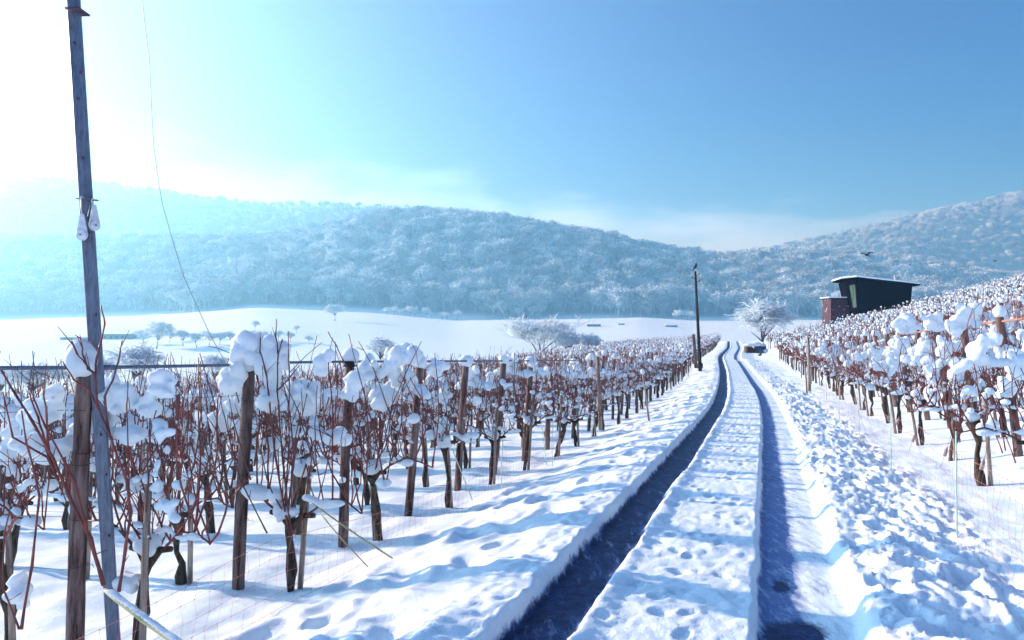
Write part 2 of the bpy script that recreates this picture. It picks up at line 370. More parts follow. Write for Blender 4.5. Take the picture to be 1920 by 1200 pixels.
def dists(n0=3.0, n1=60.0): pass
rowsY = [-300, -120, -50, -20, -8, -3, -0.5, 0.8, 1.6, 2.2]
y = 2.6
while y < 4600:
    rowsY.append(y); y *= 1.0068
rowsY = np.array(rowsY)
fine = 0.021
cols = list(np.arange(-2.6, 2.2, fine))
cl_, d = [], fine
x = cols[0]
while x > -5200:
    d = min(d * 1.02, 60.0) if x > -20 else d * 1.035; x -= d; cl_.append(x)
cr_, d = [], fine
x = cols[-1]
while x < 5200:
    d = d * 1.02 if x < 20 else d * 1.035; x += d; cr_.append(x)
cols = np.array(cl_[::-1] + cols + cr_)
S, Y = np.meshgrid(cols, rowsY)
X = K * Y + S + shift(Y)
Z = H(X, Y)
near = (1 - sstep(70, 160, Y)) * sstep(-30, 0, Y)
# --- micro relief of the snow (X,Y in metres)
eL = 0.030 * fbm(Y * 3.1, Y * 0 + 3, 21, 4); eM = 0.05 * fbm(Y * 2.3 + 40, Y * 0 + 8, 22, 4)
eR = 0.02 * fbm(Y * 3.0, Y * 0 + 5, 23, 3); eB = 0.035 * fbm(Y * 2.2, Y * 0 + 6, 24, 4)
LT0, LT1, RT0, RT1 = -1.50 + eL, -1.06 + eM, -0.06 + eR, 0.52 + eB
inL = sstep(LT0 - .015, LT0 + .045, S) * (1 - sstep(LT1 - .05, LT1 + .05, S))
inR = sstep(RT0 - .02, RT0 + .03, S) * (1 - sstep(RT1 - .03, RT1 + .09, S))
trk = np.clip(inL + inR, 0, 1)
base_snow = np.interp(S, _rs, _rz)
cut = trk * near
zt = zr(Y)
soft = 0.045 * fbm(X * 1.3, Y * 1.0, 31, 3) + 0.030 * fbm(X * 3.2, Y * 2.4, 32, 3)
lump = 0.020 * (1 - np.abs(fbm(X * 5, Y * 4, 33, 3)) * 2)
crumb = 0.5 * (1 - 2 * np.abs(fbm(X * 4.2, Y * 3.4, 34, 2))) + 0.35 * fbm(X * 9, Y * 8, 35, 3)
crumb2 = fbm(X * 16, Y * 13, 36, 3)
wl = sstep(-1.45, -1.9, S) * 1.0                      # left verge and vineyard
wedge = sstep(-2.15, -1.65, S) * (1 - sstep(-1.5, -1.45, S))
wm = (1 - trk) * sstep(-1.2, -1.0, S) * (1 - sstep(-.1, 0.0, S))
wb = sstep(.52, .68, S) * (1 - sstep(1.55, 2.15, S))
wr = sstep(1.5, 2.2, S)
micro = wl * (soft * 1.1 + lump * .25) + wedge * 0.022 * crumb2 + wedge * .02 * crumb
micro += wm * (0.014 * crumb * (.3 + 1.2 * vn(X * 1.2, Y * .8, 47)) + 0.009 * crumb2 + .006 * fbm(X * 30, Y * 24, 48, 2) + 0.012 * fbm(X * 2, Y * 1.5, 37, 2))
reg = .12 + 1.5 * vn(X * 1.1, Y * .8, 45) ** 1.4
micro += wb * (0.052 * crumb * reg + 0.024 * crumb2 * reg + .018 * fbm(X * 30, Y * 24, 46, 2) + .055 * fbm(X * 1.9, Y * 1.6, 38, 2))
micro += wr * (soft * .8)
# ridge of pushed snow on the left rim of the middle strip
micro += wm * .03 * np.exp(-((S + 1.0) / .09) ** 2) * (0.6 + vn(X * 7, Y * 5, 39))
rng = random.Random(4)
def dent(cx, cy, rx, ry, dep, ang=0.3):
    global micro
    i0, i1 = np.searchsorted(rowsY, cy - 1.0), np.searchsorted(rowsY, cy + 1.0)
    dx = X[i0:i1] - cx; dy = Y[i0:i1] - cy
    u = dx * math.cos(ang) + dy * math.sin(ang); v = -dx * math.sin(ang) + dy * math.cos(ang)
    q = (u / rx) ** 2 + (v / ry) ** 2
    micro[i0:i1] += -dep * np.exp(-q ** 1.6) + dep * .35 * np.exp(-((np.sqrt(q) - 1.35) / .35) ** 2)
for i in range(105):                                    # tracks of boots on the left verge
    cy = 3.2 + 24 * rng.random() ** 1.5; s_ = rng.choice([-2.2, -2.75, -3.2]) + rng.gauss(0, .14)
    dent(K * cy + s_, cy, .10 + .06 * rng.random(), .16 + .12 * rng.random(), .035 + .04 * rng.random(), rng.uniform(-.6, .6))
for i in range(70):
    cy = 3.4 + 12 * rng.random(); s_ = rng.uniform(-.95, -.2)
    dent(K * cy + s_, cy, .035 + .03 * rng.random(), .03 + .05 * rng.random(), .025, rng.uniform(-1, 1))
for i in range(60):
    cy = 3.2 + 22 * rng.random() ** 1.4; s_ = rng.uniform(.75, 1.7)
    dent(K * cy + s_, cy, .07 + .07 * rng.random(), .08 + .10 * rng.random(), .05 + .05 * rng.random(), rng.uniform(-1, 1))
trackz = 0.004 * crumb2 + 0.004 * np.sin(S * 160) * sstep(.2, .3, S) * (vn(X * 2, Y * 3, 41)) + inR * sstep(.15, .35, S) * .012
Z = Z + micro * near * (1 - cut)
Z = Z * (1 - cut) + (zt + trackz) * cut
bare = inL * 0.78 * near
late = sstep(9, 22, Y)
bare = np.where(inL > .02, inL * (0.72 - 0.04 * late + .10 * fbm(X * 3, Y * 1.5, 43, 3)) - .16 * np.exp(-((S - LT1) / .07) ** 2), 0)
patch = 1.3 * np.exp(-(((S - .20) / .22) ** 2 + ((Y - 4.05) / .22) ** 2)) + .75 * np.exp(-(((S - .12) / .08) ** 2 + ((Y - 4.9) / .14) ** 2))
bare = np.maximum(bare, inR * (.62 * patch * 1.2 + .30 * (1 - sstep(.12, .3, S)) * (1 - .6 * late)))
bare = np.maximum(bare, inR * .50 * sstep(.1, .5, fbm(X * 2.2, Y * 1.1, 91, 4) + .25 - .05 * (Y - 3)) * (Y < 16))
slush = inR * np.interp(S, [-.06, .0, .20, .27, .5], [.66, .76, .72, .47, .42]) + inL * .80
nr, nc = S.shape
V = np.stack([X, Y, Z], -1).reshape(-1, 3)
ii, jj = np.meshgrid(np.arange(nr - 1), np.arange(nc - 1), indexing='ij')
Q = np.stack([ii * nc + jj, ii * nc + jj + 1, (ii + 1) * nc + jj + 1, (ii + 1) * nc + jj], -1)
isroad = (cols[:-1] > -1.56) & (cols[:-1] < 0.62)
yok = rowsY[:-1] < 150
rm = np.outer(yok, isroad)
def sub(maskq, name, mt, attrs):
    q = Q[maskq]; used = np.unique(q); remap = np.zeros(len(V), np.int64); remap[used] = np.arange(len(used))
    me = np_mesh(name, V[used], remap[q], mt)
    for an, arr in attrs.items():
        a = me.attributes.new(an, 'FLOAT', 'POINT'); a.data.foreach_set('value', arr.reshape(-1)[used].astype(np.float32))
    return mesh_obj(name, me)
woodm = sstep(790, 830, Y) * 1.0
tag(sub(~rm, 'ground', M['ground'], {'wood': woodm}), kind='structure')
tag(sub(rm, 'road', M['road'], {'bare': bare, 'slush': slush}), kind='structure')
def gz(x, y): return float(H(np.array([x]), np.array([y]))[0])
del V, Q

# ------------------------------------------------------------------ lumps of snow (remeshed so that they flow into each other)
def lumps(name, ells, voxel=0.02, nz=0.012, seed=0, smooth=5, matr=None):
    mb = MB()
    for c, r, rot in ells:
        v = ICO[2][0] * np.asarray(r)
        R = np.array(Matrix.Rotation(rot[0], 3, 'X') @ Matrix.Rotation(rot[1], 3, 'Y') @ Matrix.Rotation(rot[2], 3, 'Z'))
        mb.add(v @ R.T + np.asarray(c), ICO[2][1])
    me0 = mb.mesh('tmp', matr or M['snow_clump']); ob = bpy.data.objects.new('tmp', me0); C.objects.link(ob)
    md = ob.modifiers.new('r', 'REMESH'); md.mode = 'VOXEL'; md.voxel_size = voxel; md.use_smooth_shade = True
    ms = ob.modifiers.new('s', 'SMOOTH'); ms.iterations = smooth; ms.factor = 0.5
    dg = bpy.context.evaluated_depsgraph_get(); me = bpy.data.meshes.new_from_object(ob.evaluated_get(dg)); me.name = name
    bpy.data.objects.remove(ob); bpy.data.meshes.remove(me0)
    n = len(me.vertices); co = np.zeros(n * 3); me.vertices.foreach_get('co', co); no = np.zeros(n * 3); me.vertices.foreach_get('normal', no)
    co = co.reshape(-1, 3); no = no.reshape(-1, 3)
    f = fbm(co[:, 0] * 9 + seed, co[:, 2] * 9 + co[:, 1] * 7, 50 + seed, 3)
    f = f + 1.1 * fbm(co[:, 0] * 4 + 3 + seed, co[:, 2] * 4 - co[:, 1] * 3, 80 + seed, 2)
    co = co + no * (nz * f)[:, None]; me.vertices.foreach_set('co', co.ravel())
    me.polygons.foreach_set('use_smooth', [True] * len(me.polygons)); me.update()
    if not me.materials: me.materials.append(matr or M['snow_clump'])
    return me

# ------------------------------------------------------------------ vines
def vine_parts(seed, sn_=1.0):
    """one grape vine, x along its row; returns the meshes of its parts"""
    g = random.Random(seed); U = g.uniform
    hz = U(.55, .8)
    tr = MB(); pts = []; rad = []; x = y = 0.0
    for i in range(8):
        f = i / 7; pts.append((x, y, -0.15 + f * (hz + .15))); rad.append((.036 + .014 * math.sin(f * 9 + seed) + (.022 if i == 7 else 0)) * U(.85, 1.2))
        x += U(-.03, .045) * (1 if f > .4 else .4); y += U(-.03, .03)
    tr.tube(pts, rad, 9)
    head = Vector(pts[-1])
    for a in range(2):                                   # gnarled arms of old wood
        dr = Vector(((1 if a else -1) * U(.10, .2), U(-.06, .06), U(.02, .12)))
        tr.tube([head - Vector((0, 0, .05)), head + dr * .5 + Vector((0, 0, .02)), head + dr], [.034, .026, .02], 7)
    ca = MB(); starts = []
    for sgn in (-1, 1):                                  # tied-down canes
        ln = U(.35, .6); p = [head + Vector((sgn * .12, 0, .05))]
        for i in range(6):
            f = (i + 1) / 6; p.append(head + Vector((sgn * (.12 + ln * f), U(-.03, .03), .05 + .16 * math.sin(f * 2.6) + U(-.01, .01))))
        ca.tube(p, [.011 - .0008 * i for i in range(7)], 5)
        starts += p[1:]
    starts += [head + Vector((U(-.08, .08), U(-.04, .04), .02)) for _ in range(5)]
    tops = []
    for q in starts:
        for _ in range(g.choice([1, 2, 2])):
            topz = U(1.25, 1.8) if g.random() < .72 else U(1.8, 2.08); tilt = Vector((U(-.28, .28), U(-.17, .17), 0)); n = 9
            p = []; c = Vector(q); zz = c.z
            bend = Vector((U(-.12, .12), U(-.1, .1), 0))
            for i in range(n + 1):
                f = i / n
                p.append(Vector(q) + tilt * f + bend * math.sin(f * math.pi) + Vector((U(-.008, .008), U(-.008, .008), (topz - zz) * f)))
            r0 = U(.0042, .0078)
            ca.tube(p, [r0 * (1 - .55 * i / n) * (1.25 if i % 2 else 1) for i in range(n + 1)], 5)
            tops.append(p[-1])
            for _k in range(g.choice([1, 2, 2, 3])):         # side shoots
                j = g.randrange(2, n); b_ = p[j]; dv = Vector((U(-.22, .22), U(-.18, .18), U(.02, .28)))
                ca.tube([b_, b_ + dv * .5 + Vector((U(-.02, .02), U(-.02, .02), .01)), b_ + dv], [.0038, .003, .002], 4)
            if g.random() < .5:                              # shrivelled leaf
                j = g.randrange(2, n - 1); c = p[j]
                s_ = U(.012, .028); ca.add([tuple(c + Vector((U(-1, 1), U(-1, 1), U(-1.4, .4))) * s_) for _ in range(4)], [(0, 1, 2), (0, 2, 3), (0, 3, 1), (1, 3, 2)])
    el = []
    xx = -.56; base = U(1.42, 1.56)
    while xx < .56:                                      # thin saddle of snow lying along the top wire
        if g.random() < (.62 if sn_ > .8 else .38): el.append(((xx, U(-.03, .03), base + U(-.07, .07)), (U(.05, .085), U(.04, .065), U(.04, .075)), (0, U(-.6, .6), 0)))
        xx += U(.06, .10)
    for _ in range(g.choice([2, 3, 3, 4]) if sn_ > .8 else g.choice([0, 1, 1])):              # heaps
        cx_, cz_, big = U(-.5, .5), base + U(.02, .18), U(.5, .95)
        for _k in range(g.choice([6, 8, 10])):
            el.append(((cx_ + U(-.11, .11) * big, U(-.05, .05), cz_ + U(-.12, .13) * big), (U(.035, .09) * big, U(.04, .075), U(.04, .10) * big), (U(-.4, .4), U(-.9, .9), 0)))
    for _ in range(g.choice([3, 4, 5]) if sn_ > .8 else g.choice([1, 2])):                 # tongues sliding down the canes
        cx_, sl = U(-.5, .5), U(-.6, .6); z_ = base; r_ = U(.03, .06)
        for k in range(g.choice([3, 4, 5, 6])):
            el.append(((cx_ + sl * (base - z_), U(-.04, .04), z_), (r_ * U(.8, 1.2), r_ * .9, r_ * U(1, 1.4)), (0, sl, 0))); z_ -= U(.05, .085); r_ *= U(.8, 1.02)
    for _ in range(g.choice([12, 16, 20])):
        s_ = U(.016, .045); el.append(((U(-.5, .5), U(-.1, .1), U(.85, 1.35)), (s_ * 1.4, s_, s_ * .9), (0, U(-.6, .6), 0)))
    el.append(((head.x, head.y, head.z + .07), (.09, .075, .07), (0, 0, 0)))
    for sgn in (-1, 1):
        for i in range(3): el.append(((head.x + sgn * (.15 + i * .12), head.y, head.z + .17 + U(-.02, .03)), (.085, .04, .035), (0, 0, 0)))
    sn = lumps('snow_clumps', el, 0.017, 0.032, seed, 1)
    st = MB(); h = U(.95, 1.35); dx = U(.05, .09) * g.choice([-1, 1]); lean = U(-.05, .05)
    st.tube([(dx, .02, -.15), (dx + lean * .5, .02, h * .5), (dx + lean, .02 + U(-.03, .03), h)], [.024, .022, .021], 8)
    caps = [(((dx + lean), .02, h + .035), (.036, .036, .045), (0, 0, 0))]
    cap = lumps('snow_cap', caps, 0.014, .006, seed, 3)
    return dict(trunk=tr.mesh('trunk', M['bark']), canes=ca.mesh('canes', M['cane']), snow_clumps=sn, stake=st.mesh('stake', M['stake']), snow_cap=cap)
protos = [vine_parts(100 + i) for i in range(7)]; light = [vine_parts(120 + i, .5) for i in range(5)]

RD = Vector((1, -K, 0)).normalized()              # along a row, pointing right
ROW_ROT = math.atan2(-K, 1)
vines = []                                        # (x, y, side, row, k)
d0s = [4.45, 5.9, 7.4, 8.9, 10.35]
while d0s[-1] < 108: d0s.append(d0s[-1] + 1.47 + (0.25 if d0s[-1] > 45 else 0))
g = random.Random(9)
left_rows = d0s
for r_, d0 in enumerate(left_rows):
    s0 = -3.95 + shift(d0) * (.8 if d0 > 20 else 1)
    x0 = K * d0 + s0
    for k in range(0, 19):
        t_ = k * 1.12
        p = Vector((x0, d0, 0)) - RD * t_ + Vector((g.uniform(-.06, .06), g.uniform(-.05, .05), 0))
        if p.x / p.y < -.82: break
        vines.append((p.x, p.y, 'L', r_, k))
right_rows = [6.35 + 1.68 * i for i in range(46)]
for r_, d0 in enumerate(right_rows):
    x0 = K * d0 + 2.5 + shift(d0) * .6
    for k in range(0, 60):
        p = Vector((x0, d0, 0)) + RD * (k * 1.12) + Vector((g.uniform(-.06, .06), g.uniform(-.05, .05), 0))
        if p.y < 2 or p.x / p.y > .80: break
        # leave the hut's plot free
        if 66.5 < p.y < 78 and 22 < p.x < 38.5: continue
        if p.y > 58 and p.x < 24.5 and p.x > 21: continue
        vines.append((p.x, p.y, 'R', r_, k))
vines.sort(key=lambda q: math.hypot(q[0], q[1]))
NV = 300
ordw = ['first', 'second', 'third', 'fourth', 'fifth', 'sixth', 'seventh', 'eighth', 'ninth', 'tenth', 'eleventh', 'twelfth']
def vine_label(side, r_, k, d):
    if side == 'L':
        if k == 0 and r_ < 10: return f'snow-laden grape vine at the road end of the {ordw[r_]} row left of the road'
        if k == 1 and r_ < 6: return f'snow-laden grape vine just behind the end post of the {ordw[r_]} row left of road'
        if d < 16: return 'leafless red-caned grape vine under snow clumps, deeper in the near rows left of road'
        return 'small distant snow-covered grape vine in the left vineyard towards the valley'
    if k == 0 and r_ < 11: return f'snow-draped grape vine, {ordw[r_]} from the right edge along the right net fence' if r_ > 1 else (['dark gnarled vine with arching red canes at the right frame edge', 'bent gnarled grape vine behind the nearest green rod of the right net'][r_])
    if d < 16: return 'leafless red-caned grape vine under snow, behind the first vines right of road'
    return 'small snow-covered grape vine higher up the slope right of the road'
for i, (x, y, side, r_, k) in enumerate(vines[:NV]):
    d = math.hypot(x, y); pr = (light if (side == 'L' and (k == 0 or d > 8.5)) or g.random() < .3 else protos); pr = pr[g.randrange(len(pr))]; d = math.hypot(x, y)
    e = empty('grape_vine', (x, y, gz(x, y)), vine_label(side, r_, k, d), 'vine', 'grape vines standing in rows on both sides of the road')
    e.rotation_euler = ((g.uniform(-.05, .05) + (0 if side == 'L' else 0)), g.uniform(-.05, .05) + (0.0 if side == 'L' else -.10), ROW_ROT + (math.pi if g.random() < .5 and side == 'L' else 0) + g.uniform(-.12, .12))
    sc_ = g.uniform(.92, 1.06); e.scale = (sc_, sc_, sc_ * (1.0 if side == 'L' else .97))
    for nm, me in pr.items():
        if nm == 'snow_cap' and d > 30: continue
        mesh_obj(nm, me, e)

def attach(o, par):
    o.parent = par; bpy.context.view_layer.update(); o.matrix_parent_inverse = par.matrix_world.inverted()
near_v = {}
def rlab(w_): return vine_label('R', w_, 0, 10)
for ob in C.objects:
    if ob.get('category') == 'vine':
        for w_ in (1, 2, 3, 4):
            lb_ = rlab(w_)
            if ob['label'] == lb_: near_v['R%d' % w_] = ob
        for w_ in (0, 1, 2):
            if ob['label'] == f'snow-laden grape vine at the road end of the {ordw[w_]} row left of the road': near_v[w_] = ob
def own_canes(w_, d, lines, r=.0065):
    gg = random.Random(str(w_)); mb = MB()
    for q_ in lines:
        rr_ = r
        if isinstance(q_, tuple) and not isinstance(q_[0], tuple): rr_, q_ = q_[0], q_[1]
        pts = []
        for i in range(len(q_) - 1):
            (a, b_), (c, e_) = q_[i], q_[i + 1]
            for k in range(3): pts.append(P(a + (c - a) * k / 3 + gg.uniform(-1, 1), b_ + (e_ - b_) * k / 3, d + .03 * math.sin(i + k)))
        pts.append(P(*q_[-1], d)); n = len(pts)
        mb.tube(pts, [rr_ * (1 - .55 * i / n) * (1.3 if i % 3 == 0 else 1) for i in range(n)], 6)
        for k in range(2, n - 1, 3):
            if gg.random() < .6:
                v_ = Vector((gg.uniform(-.09, .09), gg.uniform(-.03, .03), gg.uniform(.02, .12))); mb.tube([pts[k], pts[k] + v_ * .5, pts[k] + v_], [.0035, .003, .002], 4)
    o = mb.build('canes', M['cane']); attach(o, near_v[w_])
own_canes(0, 4.3, [(.011, ((195, 1098), (170, 1010), (130, 930), (100, 860), (60, 790), (30, 740), (0, 690))), (.009, ((192, 1095), (165, 1000), (140, 900), (85, 800), (60, 740))),
    (.009, ((222, 1110), (235, 1030), (245, 960), (238, 900), (225, 870), (203, 809), (184, 764), (165, 729), (139, 713), (117, 678))),
    (.007, ((203, 809), (196, 743), (211, 713), (221, 679), (229, 639))), (.0075, ((184, 764), (178, 710), (181, 671), (187, 647), (197, 607), (189, 572))), ((178, 700), (165, 692), (156, 668), (153, 647), (149, 628)),
    ((175, 700), (160, 681), (144, 663), (133, 640)), (.008, ((110, 900), (88, 857), (24, 820), (5, 735))), (.008, ((100, 880), (89, 830), (88, 777), (80, 729))), (.008, ((95, 870), (83, 825), (72, 783), (55, 740))),
    ((262, 1010), (243, 980), (240, 850), (238, 760), (240, 715)), (.008, ((40, 1180), (60, 1060), (75, 930), (50, 830), (40, 770))), ((36, 1180), (5, 1100), (8, 1000), (30, 900), (35, 850))], .006)
own_canes(1, 5.7, [(.008, ((545, 1010), (515, 850), (505, 740), (497, 693), (488, 658), (488, 634))), (.008, ((548, 1010), (530, 860), (523, 767), (520, 733), (521, 663), (530, 636))), ((521, 663), (517, 628), (518, 598)),
    ((520, 733), (545, 705), (562, 685)), ((560, 1000), (585, 860), (560, 770), (535, 720)), ((500, 1000), (450, 900), (420, 780), (410, 735)), ((470, 900), (440, 800), (428, 740))], .0055)
own_canes(2, 7.0, [(.008, ((720, 900), (700, 800), (680, 730), (642, 673), (630, 648), (615, 622))), ((705, 800), (668, 740), (620, 700)), ((712, 860), (735, 760), (760, 700), (790, 640)), ((725, 900), (740, 800), (700, 690), (672, 640))], .006)
def own_snow(w_, d, lst, seed):
    el = []
    gg = random.Random(seed)
    for px_, py_, rx_, ry_ in lst:
        c = P(px_, py_, d); k = d / F
        for _ in range(15): a_, q2 = gg.uniform(0, 6.28), gg.uniform(.1, .72); el.append(((c.x + math.cos(a_) * q2 * rx_ * k, c.y + gg.uniform(-.05, .05), c.z + math.sin(a_) * q2 * ry_ * k), (rx_ * k * gg.uniform(.18, .5), .055 * gg.uniform(.6, 1.3), ry_ * k * gg.uniform(.2, .6)), (0, gg.uniform(-.9, .9), 0)))
    o = mesh_obj('snow_clumps', lumps('snow_clumps', el, .015, .024, seed, 2)); attach(o, near_v[w_])
own_snow(0, 4.5, [(155, 655, 27, 34), (72, 775, 45, 32), (110, 735, 26, 18), (55, 835, 35, 26), (115, 835, 24, 28), (225, 748, 30, 38), (300, 722, 36, 28), (275, 760, 22, 22), (256, 905, 12, 28), (35, 1110, 22, 40), (238, 1090, 22, 24)], 3)
own_snow(1, 5.8, [(468, 655, 36, 32), (508, 662, 34, 30), (532, 668, 16, 30), (440, 690, 26, 14), (500, 705, 28, 34), (505, 750, 24, 26), (570, 735, 34, 30), (600, 678, 22, 26), (430, 715, 24, 22), (530, 960, 22, 18)], 4)
own_snow(2, 7.1, [(690, 690, 26, 22), (745, 665, 28, 24), (775, 668, 16, 20), (715, 740, 22, 30), (820, 690, 22, 26), (730, 690, 24, 30), (722, 905, 18, 14)], 6)

own_snow('R1', 7.6, [(1905, 690, 26, 40), (1885, 730, 20, 26), (1860, 800, 22, 22), (1925, 640, 24, 30)], 8)
own_snow('R2', 9.6, [(1812, 592, 30, 38), (1790, 610, 26, 26), (1765, 650, 20, 28), (1750, 700, 14, 30), (1745, 745, 12, 24)], 9)
own_snow('R3', 11.2, [(1752, 602, 34, 22), (1735, 652, 24, 24), (1720, 672, 18, 16)], 10)
own_snow('R4', 12.9, [(1702, 612, 30, 22), (1690, 640, 20, 22), (1675, 665, 18, 20), (1664, 685, 14, 14)], 11)
own_canes('R1', 7.7, [((1905, 868), (1880, 800), (1870, 740), (1890, 700), (1925, 672)), ((1903, 850), (1925, 780), (1910, 720), (1890, 660)), ((1880, 850), (1862, 800), (1868, 745), (1895, 705)), ((1885, 845), (1875, 770), (1850, 700), (1846, 650))], .006)
own_canes('R2', 9.5, [((1800, 830), (1790, 760), (1812, 690), (1830, 620), (1826, 580)), ((1800, 825), (1778, 740), (1790, 680), (1822, 640)), ((1795, 820), (1815, 740), (1840, 680), (1856, 610))], .006)

# the rest of the vines as one object
def low_vine(seed):
    g = random.Random(seed); U = g.uniform; mb = MB()
    mb.tube([(0, 0, -.1), (U(-.03, .03), 0, .4), (U(-.06, .06), U(-.03, .03), .75)], [.04, .035, .045], 4, 0)
    h = U(1.2, 1.95); x = U(-.3, .3); mb.tube([(x, .02, -.1), (x + U(-.04, .04), .02, h)], [.024, .022], 4, 1); mb.ico((x, .02, h + .05), (.06, .06, .07), 1, 3)
    for i in range(17):
        x = U(-.55, .55); a = (x, U(-.05, .05), U(.7, .85)); b = (x + U(-.3, .3), U(-.2, .2), U(1.3, 1.9)); m = tuple((a[j] + b[j]) / 2 + U(-.06, .06) for j in range(3))
        mb.tube([a, m, b], [.012, .011, .008], 3, 2, cap=False)
    x = -.55
    while x < .55:
        r = U(.035, .075); mb.ico((x, U(-.09, .09), U(1.25, 1.72)), (r * U(.7, 1.5), r * U(.7, 1.1), r * U(.8, 1.9)), 1, 3, .7, g); x += U(.06, .13)
    for _ in range(6):
        r = U(.03, .06); mb.ico((U(-.5, .5), U(-.12, .12), U(.8, 1.35)), (r * 1.3, r, r), 1, 3, .3, g)
    tris = []; mi = []
    for f, m_ in zip(mb.f, mb.m):
        for j in range(1, len(f) - 1): tris.append((f[0], f[j], f[j + 1])); mi.append(m_)
    return np.concatenate(mb.v), np.array(tris), np.array(mi)
lows = [low_vine(300 + i) for i in range(8)]
VV, FF, MM, off = [], [], [], 0
rest = vines[NV:]
rz_ = H(np.array([v[0] for v in rest]), np.array([v[1] for v in rest]))
for (x, y, side, r_, k), z in zip(rest, rz_):
    v, f, m_ = lows[g.randrange(8)]; a = ROW_ROT + g.uniform(-.2, .2) + (math.pi if g.random() < .5 else 0); s_ = g.uniform(.9, 1.08)
    R = np.array([[math.cos(a), -math.sin(a), 0], [math.sin(a), math.cos(a), 0], [g.uniform(-.06, .06), 0, 1]]) * s_
    VV.append(v @ R.T + np.array([x, y, z])); FF.append(f + off); MM.append(m_); off += len(v)
me = np_mesh('distant_vines', np.concatenate(VV), np.concatenate(FF), [M['bark'], M['stake'], M['cane'], M['snow']], np.concatenate(MM))
tag(mesh_obj('distant_vines', me), 'mass of snow-covered vine rows receding over both slopes towards the valley', 'vineyard', kind='stuff')
print('vines', len(vines))

# ------------------------------------------------------------------ wooden posts
def post_mesh(seed, r0=.052, r1=.047, h=1.85):
    g = random.Random(seed); mb = MB(); n = 14; pts = []; rd = []
    for i in range(n + 1):
        f = i / n; pts.append((.012 * math.sin(f * 4 + seed), .010 * math.cos(f * 3 + seed), -.15 + f * (h + .15))); rd.append((r0 + (r1 - r0) * f) * (1 + .03 * math.sin(i * 2.1 + seed)))
    mb.tube(pts, rd, 16); v = mb.v[0]
    nz_ = fbm(v[:, 0] * 30, v[:, 1] * 30 + v[:, 2] * 2, seed, 3)[:, None] * .004; c = np.stack([v[:, 0] * 0, v[:, 1] * 0, v[:, 2]], -1)
    dr = v - c; dr[:, 2] = 0; mb.v[0] = v + dr / (np.linalg.norm(dr, axis=1)[:, None] + 1e-9) * nz_
    me = mb.mesh('shaft', M['post']); 
    return me
def ties_mesh(seed, r=.054):
    g = random.Random(seed); out = []
    for z in (.62, .95, 1.28, 1.33, 1.62):
        mb = MB(); zz = z + g.uniform(-.04, .04); tl = g.uniform(-.012, .012)
        pts = [(r * math.cos(a), r * math.sin(a), zz + tl * math.cos(a)) for a in [2 * math.pi * i / 16 for i in range(17)]]
        mb.tube(pts, .0022, 5); pts = [(r, 0, zz), (r + .03, .006, zz + .008), (r + .045, 0, zz - .012)]; mb.tube(pts, .0018, 4); out.append(mb.mesh('wire_tie', M['wire']))
    return out
def cap_mesh(seed, w, h):
    g = random.Random(seed); U = g.uniform
    el = [((U(-.01, .01), 0, h * .42), (w, w * .9, h * .58), (0, 0, 0))]
    for _ in range(3): el.append(((U(-.4, .4) * w, U(-.4, .4) * w, U(.15, .6) * h), (w * U(.55, .8), w * U(.5, .7), h * U(.3, .45)), (0, 0, 0)))
    return lumps('snow_cap', el, max(.012, w * .12), .008, seed, 4)
shafts = [post_mesh(i) for i in range(5)]; tiesets = [ties_mesh(i) for i in range(3)]
caps_ = [cap_mesh(i, .085, .15) for i in range(5)]
thin = [post_mesh(20 + i, .042, .037) for i in range(3)]
def place_post(b, t, label, shaft, capm, ties=None, group='wooden end posts of the vine rows'):
    b = Vector(b); t = Vector(t); ax = t - b; hh = ax.length
    e = empty('wooden_post', b, label, 'post', group); e.rotation_euler = Vector((0, 0, 1)).rotation_difference(ax.normalized()).to_euler()
    s = mesh_obj('shaft', shaft, e); s.scale = (1, 1, hh / 1.85); s.rotation_euler.z = random.Random(int(b.y * 100)).uniform(0, 6)
    if ties:
        for q in ties: mesh_obj('wire_tie', q, e)
    if capm:
        c = mesh_obj('snow_cap', capm, e); c.location = (0, 0, hh - .005)
    return e
LP = [(143, 1262, 153, 697, 4.43), (447, 1112, 467, 690, 5.87), (641, 1024, 657, 674, 7.25), (764, 968, 788, 682, 8.65), (856, 926, 875, 681, 10.07), (926, 896, 944, 677, 11.5), (984, 866, 994, 680, 12.9), (1026, 858, 1033, 698, 14.3)]
capL = [cap_mesh(40, .10, .22), cap_mesh(41, .08, .12), cap_mesh(42, .09, .155), cap_mesh(43, .09, .15), cap_mesh(44, .10, .155), cap_mesh(45, .09, .15), cap_mesh(46, .11, .17), cap_mesh(47, .10, .15)]
lab = ['thick weathered end post under a big snow lump, just left of the grey metal pole', 'thick end post beneath the large double snow heap, second from the metal pole', 'weathered end post with rounded snowball and dark wire bracket, third from metal pole', 'leaning brown end post under the crossbar, fourth from the metal pole', 'dark leaning end post with round white snow dome, fifth from metal pole', 'dark leaning end post with small snow dome, sixth from metal pole', 'slim dark end post near the far end of the crossbar, seventh from metal pole', 'short end post at the far end of the crossbar, eighth from metal pole']
for i, (bx_, by_, tx_, ty_, d) in enumerate(LP):
    b = P(bx_, by_, d); b.z = gz(b.x, b.y); t_ = P(tx_, ty_ + 4, d)
    place_post(b, t_, lab[i], shafts[i % 5], capL[i], tiesets[i % 3])
for i, d0 in enumerate(left_rows[8:36]):
    x = K * d0 - 4.36 + shift(d0) * (.8 if d0 > 20 else 1); z = gz(x, d0)
    place_post((x, d0, z), (x + .07, d0, z + g.uniform(1.5, 1.9)), 'slim snow-capped end post of a farther row left of the road', thin[i % 3], caps_[i % 5])
